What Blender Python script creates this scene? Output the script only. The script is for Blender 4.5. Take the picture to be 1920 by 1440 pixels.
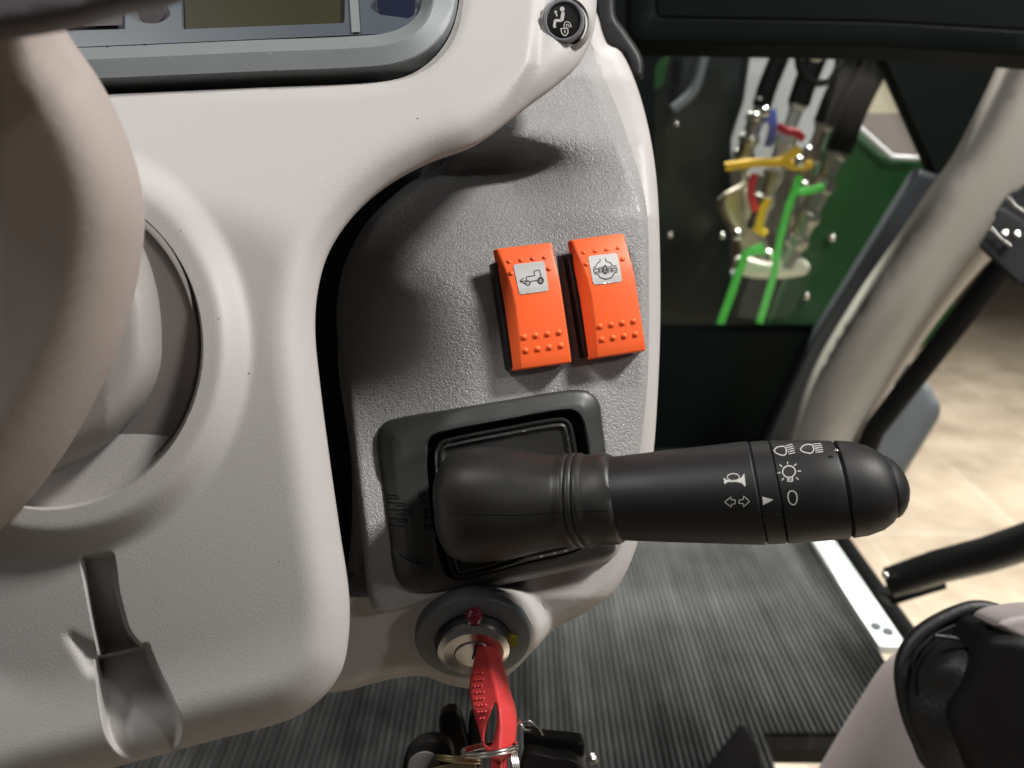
import bpy, bmesh, math, random
import numpy as np
from mathutils import Vector, Matrix, Quaternion
from mathutils.geometry import delaunay_2d_cdt
from mathutils.bvhtree import BVHTree

for o in list(bpy.data.objects): bpy.data.objects.remove(o)
S = bpy.context.scene
COL = S.collection
random.seed(4)

# ------------------------------------------------------------------ camera
PITCH = math.radians(22)
CAM = Vector((0, 0, 1.75))
RX = Vector((1, 0, 0))
FW = Vector((0, math.cos(PITCH), -math.sin(PITCH)))
UP = Vector((0, math.sin(PITCH), math.cos(PITCH)))
FPX = 1450.0
cd = bpy.data.cameras.new('camera'); cam = bpy.data.objects.new('camera', cd); COL.objects.link(cam)
cam.location = CAM; cam.rotation_euler = (math.pi/2 - PITCH, 0, 0)
cd.sensor_width = 36; cd.lens = 36*FPX/1920; cd.clip_start = 0.01; cd.clip_end = 60
cd.dof.use_dof = True; cd.dof.focus_distance = 0.29; cd.dof.aperture_fstop = 11
S.camera = cam

# ------------------------------------------------------------------ world, lights, exposure
w = bpy.data.worlds.new('World'); S.world = w; w.use_nodes = True
bg = w.node_tree.nodes['Background']; bg.inputs[0].default_value = (1.0, .95, .95, 1); bg.inputs[1].default_value = .035
def area(name, loc, target, size, power, col=(1, 1, 1), size_y=None, spread=180):
    d = bpy.data.lights.new(name, 'AREA'); d.energy = power; d.color = col
    d.shape = 'RECTANGLE'; d.size = size; d.size_y = size_y or size
    o = bpy.data.objects.new(name, d); COL.objects.link(o); o.location = loc
    o.rotation_euler = (Vector(target)-Vector(loc)).to_track_quat('-Z', 'Y').to_euler()
    d.spread = math.radians(spread)
    return o
def cdir(r, u, b):            # direction from the console, right / up / towards the viewer
    return (RX*r + UP*u - FW*b)
CON = CAM + FW*.31
area('ceiling_lamp_a', CON + cdir(-.78, 1.15, .85).normalized()*2.3, CON, .30, 31, (1, .985, .97))
area('ceiling_lamp_c', CON + cdir(.72, .76, .34).normalized()*2.2, CON, .28, 74, (1, .98, .95))
area('ceiling_lamp_b', CON + cdir(1.1, .42, .68).normalized()*2.4, CON, .18, 10, (1, .985, .96))
area('shop_lamp_a', (2.6, 2.6, 4.6), (2.4, 2.6, 0), 2.2, 88, (1, .96, .90), spread=66)
area('shop_lamp_b', (0.9, 3.2, 3.6), (.7, 1.85, 1.4), .5, 48, (1, .97, .92), spread=50)
area('sill_boost_light', (1.15, .9, 2.5), (.53, 1.0, 1.0), .25, 2.5, (.97, 1, .97), spread=50)  # added light that whitens the door sill, no real fitting
S.view_settings.view_transform = 'Standard'; S.view_settings.look = 'None'
S.view_settings.exposure = 0; S.view_settings.gamma = 1; S.view_settings.use_curve_mapping = False
S.cycles.use_denoising = True
S.cycles.max_bounces = 8; S.cycles.diffuse_bounces = 4; S.cycles.glossy_bounces = 3
S.cycles.sample_clamp_indirect = 4

# ------------------------------------------------------------------ materials
def mat(name, col, rough=.5, metal=0, bump=None, var=0, varscale=30, spec=.5, coat=0, trans=0, emit=None, aniso=0):
    m = bpy.data.materials.new(name); m.use_nodes = True
    nt = m.node_tree; n = nt.nodes; l = nt.links; b = n['Principled BSDF']
    b.inputs['Base Color'].default_value = (*col, 1); b.inputs['Roughness'].default_value = rough
    b.inputs['Metallic'].default_value = metal; b.inputs['Specular IOR Level'].default_value = spec
    b.inputs['Coat Weight'].default_value = coat; b.inputs['Transmission Weight'].default_value = trans
    b.inputs['Coat Roughness'].default_value = .12
    tc = n.new('ShaderNodeTexCoord')
    if var:
        nz = n.new('ShaderNodeTexNoise'); nz.inputs['Scale'].default_value = varscale; nz.inputs['Detail'].default_value = 5
        l.new(tc.outputs['Object'], nz.inputs['Vector'])
        mx = n.new('ShaderNodeMix'); mx.data_type = 'RGBA'
        mx.inputs[6].default_value = (*[c*(1-var) for c in col], 1); mx.inputs[7].default_value = (*[min(1, c*(1+var)) for c in col], 1)
        l.new(nz.outputs['Fac'], mx.inputs[0]); l.new(mx.outputs[2], b.inputs['Base Color'])
        mr = n.new('ShaderNodeMapRange'); mr.inputs['To Min'].default_value = max(0, rough-.08); mr.inputs['To Max'].default_value = rough+.08
        l.new(nz.outputs['Fac'], mr.inputs['Value']); l.new(mr.outputs[0], b.inputs['Roughness'])
    if bump:
        kind, sc, st, dist = bump
        if kind == 'grain':          # leathery wrinkles: thin valleys between flat islands
            nz = n.new('ShaderNodeTexNoise'); nz.inputs['Scale'].default_value = sc; nz.inputs['Detail'].default_value = 2; nz.inputs['Distortion'].default_value = .6
            l.new(tc.outputs['Object'], nz.inputs['Vector'])
            s1 = n.new('ShaderNodeMath'); s1.operation = 'SUBTRACT'; s1.inputs[1].default_value = .5; l.new(nz.outputs['Fac'], s1.inputs[0])
            a1 = n.new('ShaderNodeMath'); a1.operation = 'ABSOLUTE'; l.new(s1.outputs[0], a1.inputs[0])
            h = n.new('ShaderNodeMapRange'); h.inputs['From Min'].default_value = 0; h.inputs['From Max'].default_value = .09
            h.interpolation_type = 'SMOOTHSTEP'; l.new(a1.outputs[0], h.inputs['Value']); src = h.outputs[0]
        else:
            nz = n.new('ShaderNodeTexNoise'); nz.inputs['Scale'].default_value = sc; nz.inputs['Detail'].default_value = 3
            l.new(tc.outputs['Object'], nz.inputs['Vector']); src = nz.outputs['Fac']
        bp = n.new('ShaderNodeBump'); bp.inputs['Strength'].default_value = st; bp.inputs['Distance'].default_value = dist
        l.new(src, bp.inputs['Height']); l.new(bp.outputs[0], b.inputs['Normal'])
    if emit:
        b.inputs['Emission Color'].default_value = (*emit[:3], 1); b.inputs['Emission Strength'].default_value = emit[3]
    return m
M = {}
M['cover'] = mat('beige_soft_plastic', (.385, .366, .352), .55, bump=('noise', 1500, .22, .0004), var=.03, varscale=25, spec=.35)
M['housing'] = mat('pale_grey_plastic', (.44, .415, .40), .45, bump=('noise', 1300, .35, .0004), var=.04, varscale=30, spec=.4)
M['panel'] = mat('grey_grained_plastic', (.30, .295, .29), .40, bump=('grain', 620, .55, .00045), var=.05, varscale=40, spec=.5)
M['orange'] = mat('orange_plastic', (.90, .125, .028), .42, bump=('noise', 2500, .12, .0002), var=.03, spec=.4)
M['blackplastic'] = mat('black_plastic', (.010, .010, .010), .38, bump=('noise', 2600, .2, .0002), var=.1, varscale=60)
M['blackmatte'] = mat('matte_black_plastic', (.011, .0105, .0105), .5, bump=('noise', 2600, .2, .0002), var=.08, varscale=60, spec=.3)
M['rubber'] = mat('black_rubber', (.013, .0125, .0115), .45, var=.15, varscale=90, spec=.4)
M['bezelplastic'] = mat('charcoal_satin_plastic', (.027, .0275, .026), .42, var=.08, varscale=50, spec=.4)
M['void'] = mat('void_black', (.012, .012, .012), .7)
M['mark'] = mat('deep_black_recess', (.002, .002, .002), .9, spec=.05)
M['white'] = mat('white_print', (.72, .71, .66), .5, var=.04)
M['cream'] = mat('grey_white_print', (.55, .54, .50), .5, var=.05)
M['lens'] = mat('milky_lens_plastic', (.52, .51, .50), .25, spec=.6, coat=.4, var=.05, varscale=120)
M['print'] = mat('black_print', (.01, .01, .01), .5)
M['disc'] = mat('slate_plastic', (.085, .097, .105), .45, var=.05, varscale=60)
M['btnring'] = mat('smoked_silver_plastic', (.20, .20, .215), .3, var=.04, coat=.3)
M['metal'] = mat('turned_steel', (.66, .64, .62), .24, metal=1, var=.015, varscale=200)
M['steel'] = mat('bright_steel', (.66, .64, .60), .22, metal=1, var=.08, varscale=100)
M['key'] = mat('red_key_plastic', (.58, .045, .045), .42, bump=('noise', 1200, .1, .0003), var=.08, varscale=120, spec=.45)
M['redlens'] = mat('red_clear_plastic', (.62, .05, .12), .06, trans=.8, coat=.5)
M['yellowlens'] = mat('yellow_clear_plastic', (.55, .48, .05), .08, trans=.75, coat=.5)
M['cluster'] = mat('slate_grey_plastic', (.155, .17, .172), .5, bump=('noise', 1500, .2, .0003), var=.04, varscale=40, spec=.4)
M['clusterin'] = mat('blue_grey_plastic', (.05, .062, .075), .42, var=.05, varscale=40)
M['lcd'] = mat('olive_display_glass', (.022, .020, .006), .5, var=.1, varscale=20, spec=.2)
M['knob'] = mat('navy_gloss_plastic', (.018, .022, .045), .16, coat=.6)
M['column'] = mat('taupe_plastic', (.36, .31, .285), .6, bump=('noise', 1200, .2, .0004), var=.04, varscale=20, spec=.3)
M['sleeve'] = mat('grey_beige_sleeve', (.27, .25, .235), .5, var=.03)
M['collar'] = mat('brown_grey_plastic', (.15, .136, .127), .55, var=.04, varscale=30, spec=.3)
M['wheel'] = mat('dark_brown_vinyl', (.035, .026, .028), .6, var=.1, varscale=20)
M['frame'] = mat('black_green_paint', (.002, .004, .003), .6, var=.3, varscale=4, spec=.1)
M['clampblack'] = mat('flat_black_paint', (.008, .008, .008), .75, spec=.12)
M['gasket'] = mat('black_rubber_seal', (.006, .006, .006), .7, spec=.15)
M['pillar'] = mat('warm_grey_trim', (.36, .335, .295), .42, bump=('noise', 600, .1, .0005), var=.03, varscale=6)
M['green'] = mat('green_paint', (.011, .05, .014), .3, var=.25, varscale=5, coat=.2)
M['darksteel'] = mat('dark_machine_paint', (.007, .009, .0085), .3, var=.4, varscale=9)
M['bluegrey'] = mat('blue_grey_trim', (.020, .023, .028), .45, var=.15, varscale=10)
M['lav'] = mat('pale_painted_steel', (.55, .54, .56), .5, var=.05, varscale=5)
M['creamwall'] = mat('cream_wall', (.75, .68, .52), .7, var=.05, varscale=3)
M['hose'] = mat('black_hose', (.004, .004, .004), .5, bump=('noise', 300, .3, .001), var=.2, varscale=40, spec=.12)
M['coupler'] = mat('dull_zinc_steel', (.36, .36, .32), .33, metal=.75, var=.2, varscale=30)
M['zincplate'] = mat('pale_zinc_plate', (.72, .70, .60), .4, metal=.15, var=.06, varscale=20)
M['alu'] = mat('cast_aluminium', (.58, .52, .42), .35, metal=.85, bump=('noise', 120, .3, .002), var=.12, varscale=30)
M['yellow'] = mat('yellow_rubber', (.80, .48, .02), .7, var=.08, varscale=60)
M['greenrub'] = mat('lime_rubber', (.06, .42, .05), .7, var=.08, varscale=60)
M['redrub'] = mat('red_rubber', (.50, .03, .05), .4)
M['bluerub'] = mat('blue_rubber', (.08, .13, .45), .4)
M['sill'] = mat('brushed_steel_sheet', (.86, .90, .86), .35, metal=.3, bump=('noise', 60, .2, .002), var=.04, varscale=8)
M['leather'] = mat('black_leatherette', (.014, .014, .014), .45, bump=('grain', 420, .3, .0005), var=.15, varscale=30)
M['arm'] = mat('mauve_grey_plastic', (.33, .285, .275), .5, bump=('noise', 900, .2, .0004), var=.03, varscale=15, spec=.35)
M['brass'] = mat('worn_brass', (.55, .47, .28), .35, metal=.9, var=.15, varscale=150)
M['greyblock'] = mat('grey_cast_plastic', (.10, .11, .12), .45, var=.1, varscale=10)
# ribbed mat: worn, dusty rubber
def mat_mat():
    m = bpy.data.materials.new('ribbed_floor_rubber'); m.use_nodes = True
    nt = m.node_tree; n = nt.nodes; l = nt.links; b = n['Principled BSDF']
    tc = n.new('ShaderNodeTexCoord'); mp = n.new('ShaderNodeMapping'); mp.inputs['Scale'].default_value = (26, 2.2, 1)
    l.new(tc.outputs['Object'], mp.inputs[0])
    nz = n.new('ShaderNodeTexNoise'); nz.inputs['Scale'].default_value = 1.6; nz.inputs['Detail'].default_value = 6; nz.inputs['Roughness'].default_value = .65
    l.new(mp.outputs[0], nz.inputs['Vector'])
    n2 = n.new('ShaderNodeTexNoise'); n2.inputs['Scale'].default_value = 7; n2.inputs['Detail'].default_value = 4; l.new(tc.outputs['Object'], n2.inputs['Vector'])
    mu = n.new('ShaderNodeMath'); mu.operation = 'MULTIPLY'; l.new(nz.outputs['Fac'], mu.inputs[0]); l.new(n2.outputs['Fac'], mu.inputs[1])
    cr = n.new('ShaderNodeValToRGB'); cr.color_ramp.elements[0].position = .16; cr.color_ramp.elements[0].color = (.010, .010, .010, 1)
    cr.color_ramp.elements[1].position = .50; cr.color_ramp.elements[1].color = (.085, .084, .082, 1)
    l.new(mu.outputs[0], cr.inputs[0]); l.new(cr.outputs[0], b.inputs['Base Color']); b.inputs['Roughness'].default_value = .6; b.inputs['Specular IOR Level'].default_value = .12
    return m
M['mat'] = mat_mat()
def floor_mat():
    m = bpy.data.materials.new('tan_stone_tiles'); m.use_nodes = True
    nt = m.node_tree; n = nt.nodes; l = nt.links; b = n['Principled BSDF']
    tc = n.new('ShaderNodeTexCoord'); mp = n.new('ShaderNodeMapping'); mp.inputs['Location'].default_value = (-.145, -.1, 0)
    l.new(tc.outputs['Object'], mp.inputs[0])
    br = n.new('ShaderNodeTexBrick'); br.offset = 0; br.inputs['Scale'].default_value = 1; br.inputs['Brick Width'].default_value = .65; br.inputs['Row Height'].default_value = .65
    br.inputs['Mortar Size'].default_value = .012; br.inputs['Mortar Smooth'].default_value = .4
    br.inputs['Color1'].default_value = (.50, .43, .33, 1); br.inputs['Color2'].default_value = (.46, .395, .30, 1); br.inputs['Mortar'].default_value = (.53, .47, .37, 1)
    l.new(mp.outputs[0], br.inputs['Vector'])
    nz = n.new('ShaderNodeTexNoise'); nz.inputs['Scale'].default_value = 3.2; nz.inputs['Detail'].default_value = 7; nz.inputs['Roughness'].default_value = .6
    l.new(tc.outputs['Object'], nz.inputs['Vector'])
    cr = n.new('ShaderNodeValToRGB'); cr.color_ramp.elements[0].position = .35; cr.color_ramp.elements[0].color = (.66, .63, .62, 1)
    cr.color_ramp.elements[1].position = .62; cr.color_ramp.elements[1].color = (1, 1, 1, 1)
    l.new(nz.outputs['Fac'], cr.inputs[0])
    mx = n.new('ShaderNodeMix'); mx.data_type = 'RGBA'; mx.blend_type = 'MULTIPLY'; mx.inputs[0].default_value = 1
    l.new(br.outputs['Color'], mx.inputs[6]); l.new(cr.outputs[0], mx.inputs[7]); l.new(mx.outputs[2], b.inputs['Base Color'])
    b.inputs['Roughness'].default_value = .35
    return m
M['floor'] = floor_mat()
def glass_mat():
    m = bpy.data.materials.new('window_glass'); m.use_nodes = True
    nt = m.node_tree; n = nt.nodes; l = nt.links
    for x in list(n):
        if x.type == 'BSDF_PRINCIPLED': n.remove(x)
    t = n.new('ShaderNodeBsdfTransparent'); t.inputs[0].default_value = (.90, .95, .92, 1)
    g = n.new('ShaderNodeBsdfGlossy'); g.inputs['Roughness'].default_value = .02
    f = n.new('ShaderNodeFresnel'); f.inputs[0].default_value = 1.45
    mx = n.new('ShaderNodeMixShader'); l.new(f.outputs[0], mx.inputs[0]); l.new(t.outputs[0], mx.inputs[1]); l.new(g.outputs[0], mx.inputs[2])
    l.new(mx.outputs[0], n['Material Output'].inputs[0]); return m
M['glass'] = glass_mat()

# ------------------------------------------------------------------ helpers
def P(x, y, t): return CAM + t*(RX*((x-960)/FPX) + UP*((720-y)/FPX) + FW)
def planeY(Y): return lambda x, y: Y/(math.cos(PITCH)+math.sin(PITCH)*(720-y)/FPX)
def planeZ(Z): return lambda x, y: (CAM.z-Z)/(math.sin(PITCH)-math.cos(PITCH)*(720-y)/FPX)
def WY(x, y, Y): return P(x, y, planeY(Y)(x, y))
def WZ(x, y, Z): return P(x, y, planeZ(Z)(x, y))
def thing(name, label, cat, loc=None, group=None):
    o = bpy.data.objects.new(name, None); COL.objects.link(o); o.location = loc or (0, 0, 0)
    o.empty_display_size = .01
    o['label'] = label; o['category'] = cat
    if group: o['group'] = group
    return o
def tag(o, label, cat, group=None):
    o['label'] = label; o['category'] = cat
    if group: o['group'] = group
    return o
def link(name, me, m, parent=None, smooth=True, sharp=38):
    o = bpy.data.objects.new(name, me); COL.objects.link(o)
    me.materials.append(m)
    if smooth:
        me.polygons.foreach_set('use_smooth', [True]*len(me.polygons))
        me.set_sharp_from_angle(angle=math.radians(sharp))
    if parent:
        o.parent = parent
        mw = Matrix.Translation(parent.location) if parent.type == 'EMPTY' else Matrix.Identity(4)
        if parent.type != 'EMPTY' and parent.parent: mw = Matrix.Identity(4)
        o.matrix_parent_inverse = mw.inverted()
    return o
def mesh(name, V, Fc, m, parent=None, smooth=True, sharp=38):
    me = bpy.data.meshes.new(name); me.from_pydata([tuple(v) for v in V], [], Fc); me.update()
    bm = bmesh.new(); bm.from_mesh(me); bmesh.ops.recalc_face_normals(bm, faces=bm.faces); bm.to_mesh(me); bm.free()
    return link(name, me, m, parent, smooth, sharp)
def from_bm(name, bm, m, parent=None, smooth=True, sharp=38, recalc=True):
    if recalc: bmesh.ops.recalc_face_normals(bm, faces=bm.faces)
    me = bpy.data.meshes.new(name); bm.to_mesh(me); bm.free()
    return link(name, me, m, parent, smooth, sharp)
def mod_apply(o):
    dg = bpy.context.evaluated_depsgraph_get(); dg.update()
    me = bpy.data.meshes.new_from_object(o.evaluated_get(dg)); o.modifiers.clear(); o.data = me
def bevel(o, wd, seg=3, ang=30):
    b = o.modifiers.new('b', 'BEVEL'); b.width = wd; b.segments = seg; b.limit_method = 'ANGLE'; b.angle_limit = math.radians(ang)
    mod_apply(o); o.data.polygons.foreach_set('use_smooth', [True]*len(o.data.polygons)); o.data.set_sharp_from_angle(angle=math.radians(40))
def smooth_closed(pts, step=6):
    pts = [Vector(p) for p in pts]; n = len(pts); out = []
    for i in range(n):
        p0, p1, p2, p3 = pts[i-1], pts[i], pts[(i+1) % n], pts[(i+2) % n]
        k = max(1, int((p2-p1).length/step))
        d1 = (p2-p1).length; m1 = (p2-p0); m2 = (p3-p1)
        m1 = m1*(d1/max(1e-6, (p2-p1).length+(p1-p0).length)); m2 = m2*(d1/max(1e-6, (p3-p2).length+(p2-p1).length))
        for j in range(k):
            s = j/k; s2 = s*s; s3 = s2*s
            out.append((2*s3-3*s2+1)*p1+(s3-2*s2+s)*m1+(-2*s3+3*s2)*p2+(s3-s2)*m2)
    return np.array([(p.x, p.y) for p in out])
def smooth_open(pts, k=6):
    pts = [Vector(p) for p in pts]; n = len(pts); out = []
    for i in range(n-1):
        p1, p2 = pts[i], pts[i+1]; p0 = pts[i-1] if i else p1*2-p2; p3 = pts[i+2] if i+2 < n else p2*2-p1
        for j in range(k):
            s = j/k; s2 = s*s; s3 = s2*s
            out.append(.5*((2*p1)+(p2-p0)*s+(2*p0-5*p1+4*p2-p3)*s2+(3*p1-p0-3*p2+p3)*s3))
    out.append(pts[-1]); return out
def round_poly(pts, r, k=4):
    """polygon with rounded corners"""
    out = []; n = len(pts)
    for i in range(n):
        a, b, c = Vector(pts[i-1]), Vector(pts[i]), Vector(pts[(i+1) % n])
        rr = r[i] if isinstance(r, (list, tuple)) else r
        u = (a-b); v = (c-b); d = min(rr, u.length*.48, v.length*.48)
        if d < .01: out.append(b); continue
        s, e = b+u.normalized()*d, b+v.normalized()*d
        for j in range(k+1):
            t = j/k; out.append((1-t)**2*s+2*t*(1-t)*b+t*t*e)
    return np.array([(p.x, p.y) for p in out])
def dense(poly, step):
    out = []; n = len(poly)
    for i in range(n):
        a, b = poly[i], poly[(i+1) % n]; k = max(1, int(round(np.hypot(*(b-a))/step)))
        for j in range(k): out.append(a+(b-a)*j/k)
    return np.array(out)
def segdist(Q, poly):
    A = poly; B = np.roll(poly, -1, 0); best = np.full(len(Q), 1e18)
    for s in range(0, len(Q), 4000):
        q = Q[s:s+4000, None, :]; ab = (B-A)[None]; t = ((q-A[None])*ab).sum(2)/np.maximum((ab**2).sum(2), 1e-12)
        t = np.clip(t, 0, 1); d = ((q-(A[None]+t[..., None]*ab))**2).sum(2); best[s:s+4000] = d.min(1)
    return np.sqrt(best)
def inside(Q, poly):
    x, y = Q[:, 0], Q[:, 1]; c = np.zeros(len(Q), bool); n = len(poly)
    for i in range(n):
        x1, y1 = poly[i]; x2, y2 = poly[(i+1) % n]
        if y1 == y2: continue
        c ^= ((y1 > y) != (y2 > y)) & (x < (x2-x1)*(y-y1)/(y2-y1)+x1)
    return c
def sdf(Q, poly): return np.where(inside(Q, poly), 1, -1)*segdist(Q, poly)
def roll(px, m, n=5): return [(px*(1-math.cos(a)), m*(1-math.sin(a))) for a in [math.pi/2*i/n for i in range(n+1)]]
def ring(poly, d):
    n = len(poly); T = np.roll(poly, -1, 0)-np.roll(poly, 1, 0); L = np.maximum(np.hypot(T[:, 0], T[:, 1]), 1e-9)
    N = np.stack([-T[:, 1]/L, T[:, 0]/L], 1)
    ar = .5*np.sum(poly[:, 0]*np.roll(poly[:, 1], -1)-np.roll(poly[:, 0], -1)*poly[:, 1])
    if ar < 0: N = -N
    return poly+N*d
def sstep(a, b, x):
    t = np.clip((x-a)/(b-a), 0, 1); return t*t*(3-2*t)
def shell(name, outline, depth, m, parent=None, profs=(), holes=(), feats=(), step=8, wall=.02, ostep=5, sharp=40, holeprof=None, back=False, ray=None):
    """moulded panel: outline and holes trimmed cleanly, rolled edges, side walls of real thickness"""
    out = dense(np.array(outline, float), ostep); H = [dense(np.array(h, float), ostep) for h in holes]
    pts = [out]+H
    def D(Q):
        d = sdf(Q, out)
        return d
    def Dh(Q):
        d = np.full(len(Q), 1e9)
        for h in H: d = np.minimum(d, -sdf(Q, h))
        return d
    ins = sorted({round(a, 2) for pr in profs for a, _ in pr if a > 0}); mx = ins[-1] if ins else 0
    for a in ins:
        r = ring(out, a); k = (D(r) > a*.97); 
        if H: k &= Dh(r) > 2
        pts.append(r[k])
    hin = sorted({round(a, 2) for a, _ in (holeprof or []) if a > 0})
    for h in H:
        for a in hin:
            r = ring(h, -a); k = (Dh(r) > a*.97) & (D(r) > 2); pts.append(r[k])
    for f, offs in feats:
        f = dense(np.array(f, float), ostep)
        for a in offs:
            r = ring(f, a); k = D(r) > 1.5
            if H: k &= Dh(r) > 1.5
            pts.append(r[k])
    x0, y0 = out.min(0); x1, y1 = out.max(0)
    gx, gy = np.meshgrid(np.arange(x0, x1, step), np.arange(y0, y1, step*.87)); gx = gx+((np.arange(gx.shape[0]) % 2)*step/2)[:, None]
    G = np.stack([gx.ravel(), gy.ravel()], 1); k = D(G) > step*.5
    if H: k &= Dh(G) > step*.5
    ex = np.concatenate(pts[1+len(H):]) if len(pts) > 1+len(H) else np.zeros((0, 2))
    G = G[k]
    if len(ex):
        cell = {(int(a//(step*.55)), int(b//(step*.55))) for a, b in ex}
        G = np.array([g for g in G if (int(g[0]//(step*.55)), int(g[1]//(step*.55))) not in cell]).reshape(-1, 2)
    allp = np.concatenate(pts+[G]); edges = []; s = 0
    for pl in [out]+H:
        n = len(pl); edges += [(s+i, s+(i+1) % n) for i in range(n)]; s += n
    r = delaunay_2d_cdt([Vector(p) for p in allp.tolist()], edges, [], 0, 1e-5)
    V = np.array([(v.x, v.y) for v in r[0]]); T = np.array([f for f in r[2] if len(f) == 3])
    c = V[T].mean(1); ok = inside(c, out)
    for h in H: ok &= ~inside(c, h)
    T = T[ok]
    t = depth(V[:, 0], V[:, 1])*np.ones(len(V)); d = np.maximum(D(V), 0)
    for pr in profs: t = t+np.interp(d, [a for a, _ in pr], [b for _, b in pr])
    if holeprof and H: t = t+np.interp(np.maximum(Dh(V), 0), [a for a, _ in holeprof], [b for _, b in holeprof])
    bm = bmesh.new(); vs = [bm.verts.new(P(V[i, 0], V[i, 1], float(t[i]))) for i in range(len(V))]
    for f in T:
        try: bm.faces.new([vs[i] for i in f])
        except ValueError: pass
    for f in bm.faces:
        f.normal_update()
        if f.normal.dot(FW) > 0: f.normal_flip()
    be = [e for e in bm.edges if len(e.link_faces) == 1]
    if wall:
        r = bmesh.ops.extrude_edge_only(bm, edges=be); nv = [g for g in r['geom'] if isinstance(g, bmesh.types.BMVert)]
        for v in nv: v.co += ((v.co-CAM)/max(1e-6, (v.co-CAM).dot(FW)) if ray else FW)*wall
        if back:
            bmesh.ops.holes_fill(bm, edges=[e for e in bm.edges if len(e.link_faces) == 1], sides=0)
    bmesh.ops.delete(bm, geom=[v for v in bm.verts if not v.link_faces], context='VERTS')
    return from_bm(name, bm, m, parent, True, sharp, recalc=bool(wall))
def bvh(*obs):
    bm = bmesh.new()
    for o in obs:
        mw = o.matrix_world if False else Matrix.Identity(4)
        bm.from_mesh(o.data)
    t = BVHTree.FromBMesh(bm); bm.free(); return t
def cast(tree, x, y, lift=.00012):
    d = (P(x, y, 1)-CAM).normalized(); h = tree.ray_cast(CAM, d)
    if h[0] is None: return None
    n = h[1] if h[1].dot(d) < 0 else -h[1]
    return h[0]+n*lift
def stroke_pts(path, closed=False, step=2.0):
    out = []; n = len(path)
    for i in range(n if closed else n-1):
        a, b = Vector(path[i]), Vector(path[(i+1) % n]); k = max(1, int((b-a).length/step))
        for j in range(k): out.append(a+(b-a)*j/k)
    if not closed: out.append(Vector(path[-1]))
    return out
def decals(name, tree, strokes, fills, m, parent, lift=.00012):
    """printing laid on the surface: strokes = (path, width, closed), fills = outlines"""
    bm = bmesh.new()
    for path, wd, closed in strokes:
        p = stroke_pts(path, closed); n = len(p); prev = None; first = None
        for i in range(n):
            a = p[i-1] if (i or closed) else p[0]; b = p[(i+1) % n] if (i < n-1 or closed) else p[-1]
            t = (b-a); t = t.normalized() if t.length > 1e-6 else Vector((1, 0)); nn = Vector((-t.y, t.x))*wd/2
            q1, q2 = cast(tree, *(p[i]+nn), lift), cast(tree, *(p[i]-nn), lift)
            if q1 is None or q2 is None: prev = None; continue
            cur = (bm.verts.new(q1), bm.verts.new(q2))
            if prev: bm.faces.new((prev[0], prev[1], cur[1], cur[0]))
            if first is None and i == 0: first = cur
            prev = cur
        if closed and first and prev: bm.faces.new((prev[0], prev[1], first[1], first[0]))
    for f in fills:
        out = dense(np.array(f, float), 1.5); x0, y0 = out.min(0); x1, y1 = out.max(0)
        gx, gy = np.meshgrid(np.arange(x0, x1, 2.5), np.arange(y0, y1, 2.5)); G = np.stack([gx.ravel(), gy.ravel()], 1)
        G = G[sdf(G, out) > 1]; A = np.concatenate([out, G]); n = len(out)
        r = delaunay_2d_cdt([Vector(q) for q in A.tolist()], [(i, (i+1) % n) for i in range(n)], [], 0, 1e-5)
        V = np.array([(v.x, v.y) for v in r[0]]); T = [t for t in r[2] if len(t) == 3]
        if not T: continue
        c = V[np.array(T)].mean(1); ok = inside(c, out); W = [cast(tree, *v, lift) for v in V.tolist()]
        vs = [bm.verts.new(q) if q else None for q in W]
        for t, k in zip(T, ok):
            if k and all(vs[i] for i in t): bm.faces.new([vs[i] for i in t])
    for f in bm.faces:
        f.normal_update()
        if f.normal.dot(FW) > 0: f.normal_flip()
    bmesh.ops.delete(bm, geom=[v for v in bm.verts if not v.link_faces], context='VERTS')
    return from_bm(name, bm, m, parent, True, 60, recalc=False)
def zoomf(x0, y0, s): return lambda pts: [(x0+x/s, y0+y/s) for x, y in pts]
def ell(cx, cy, rx, ry, a0=0, a1=360, n=20, rot=0):
    o = []; cl = abs(a1-a0) >= 360; c, s = math.cos(math.radians(rot)), math.sin(math.radians(rot))
    for i in range(n if cl else n+1):
        a = math.radians(a0+(a1-a0)*i/n); x, y = rx*math.cos(a), ry*math.sin(a); o.append((cx+x*c-y*s, cy+x*s+y*c))
    return o
def basis(ax):
    ax = ax.normalized(); a = Vector((0, 0, 1)) if abs(ax.z) < .9 else Vector((1, 0, 0))
    u = ax.cross(a).normalized(); return u, ax.cross(u)
def lathe_bm(bm, o, ax, prof, seg=48, a0=0, a1=360):
    u, v = basis(ax); ax = ax.normalized(); prev = None; full = a1-a0 >= 360; k = seg if full else seg+1
    for s, r in prof:
        c = o+ax*s
        if r < 1e-7: cur = [bm.verts.new(c)]
        else: cur = [bm.verts.new(c+(u*math.cos(math.radians(a0+(a1-a0)*i/seg))+v*math.sin(math.radians(a0+(a1-a0)*i/seg)))*r) for i in range(k)]
        if prev:
            for i in range(k if full else k-1):
                j = (i+1) % k
                if len(prev) == 1 and len(cur) == 1: continue
                if len(prev) == 1: bm.faces.new((prev[0], cur[i], cur[j]))
                elif len(cur) == 1: bm.faces.new((prev[i], cur[0], prev[j]))
                else: bm.faces.new((prev[i], cur[i], cur[j], prev[j]))
        prev = cur
def lathe(name, o, ax, prof, m, parent=None, seg=48, sharp=38):
    bm = bmesh.new(); lathe_bm(bm, o, ax, prof, seg); return from_bm(name, bm, m, parent, True, sharp)
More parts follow.
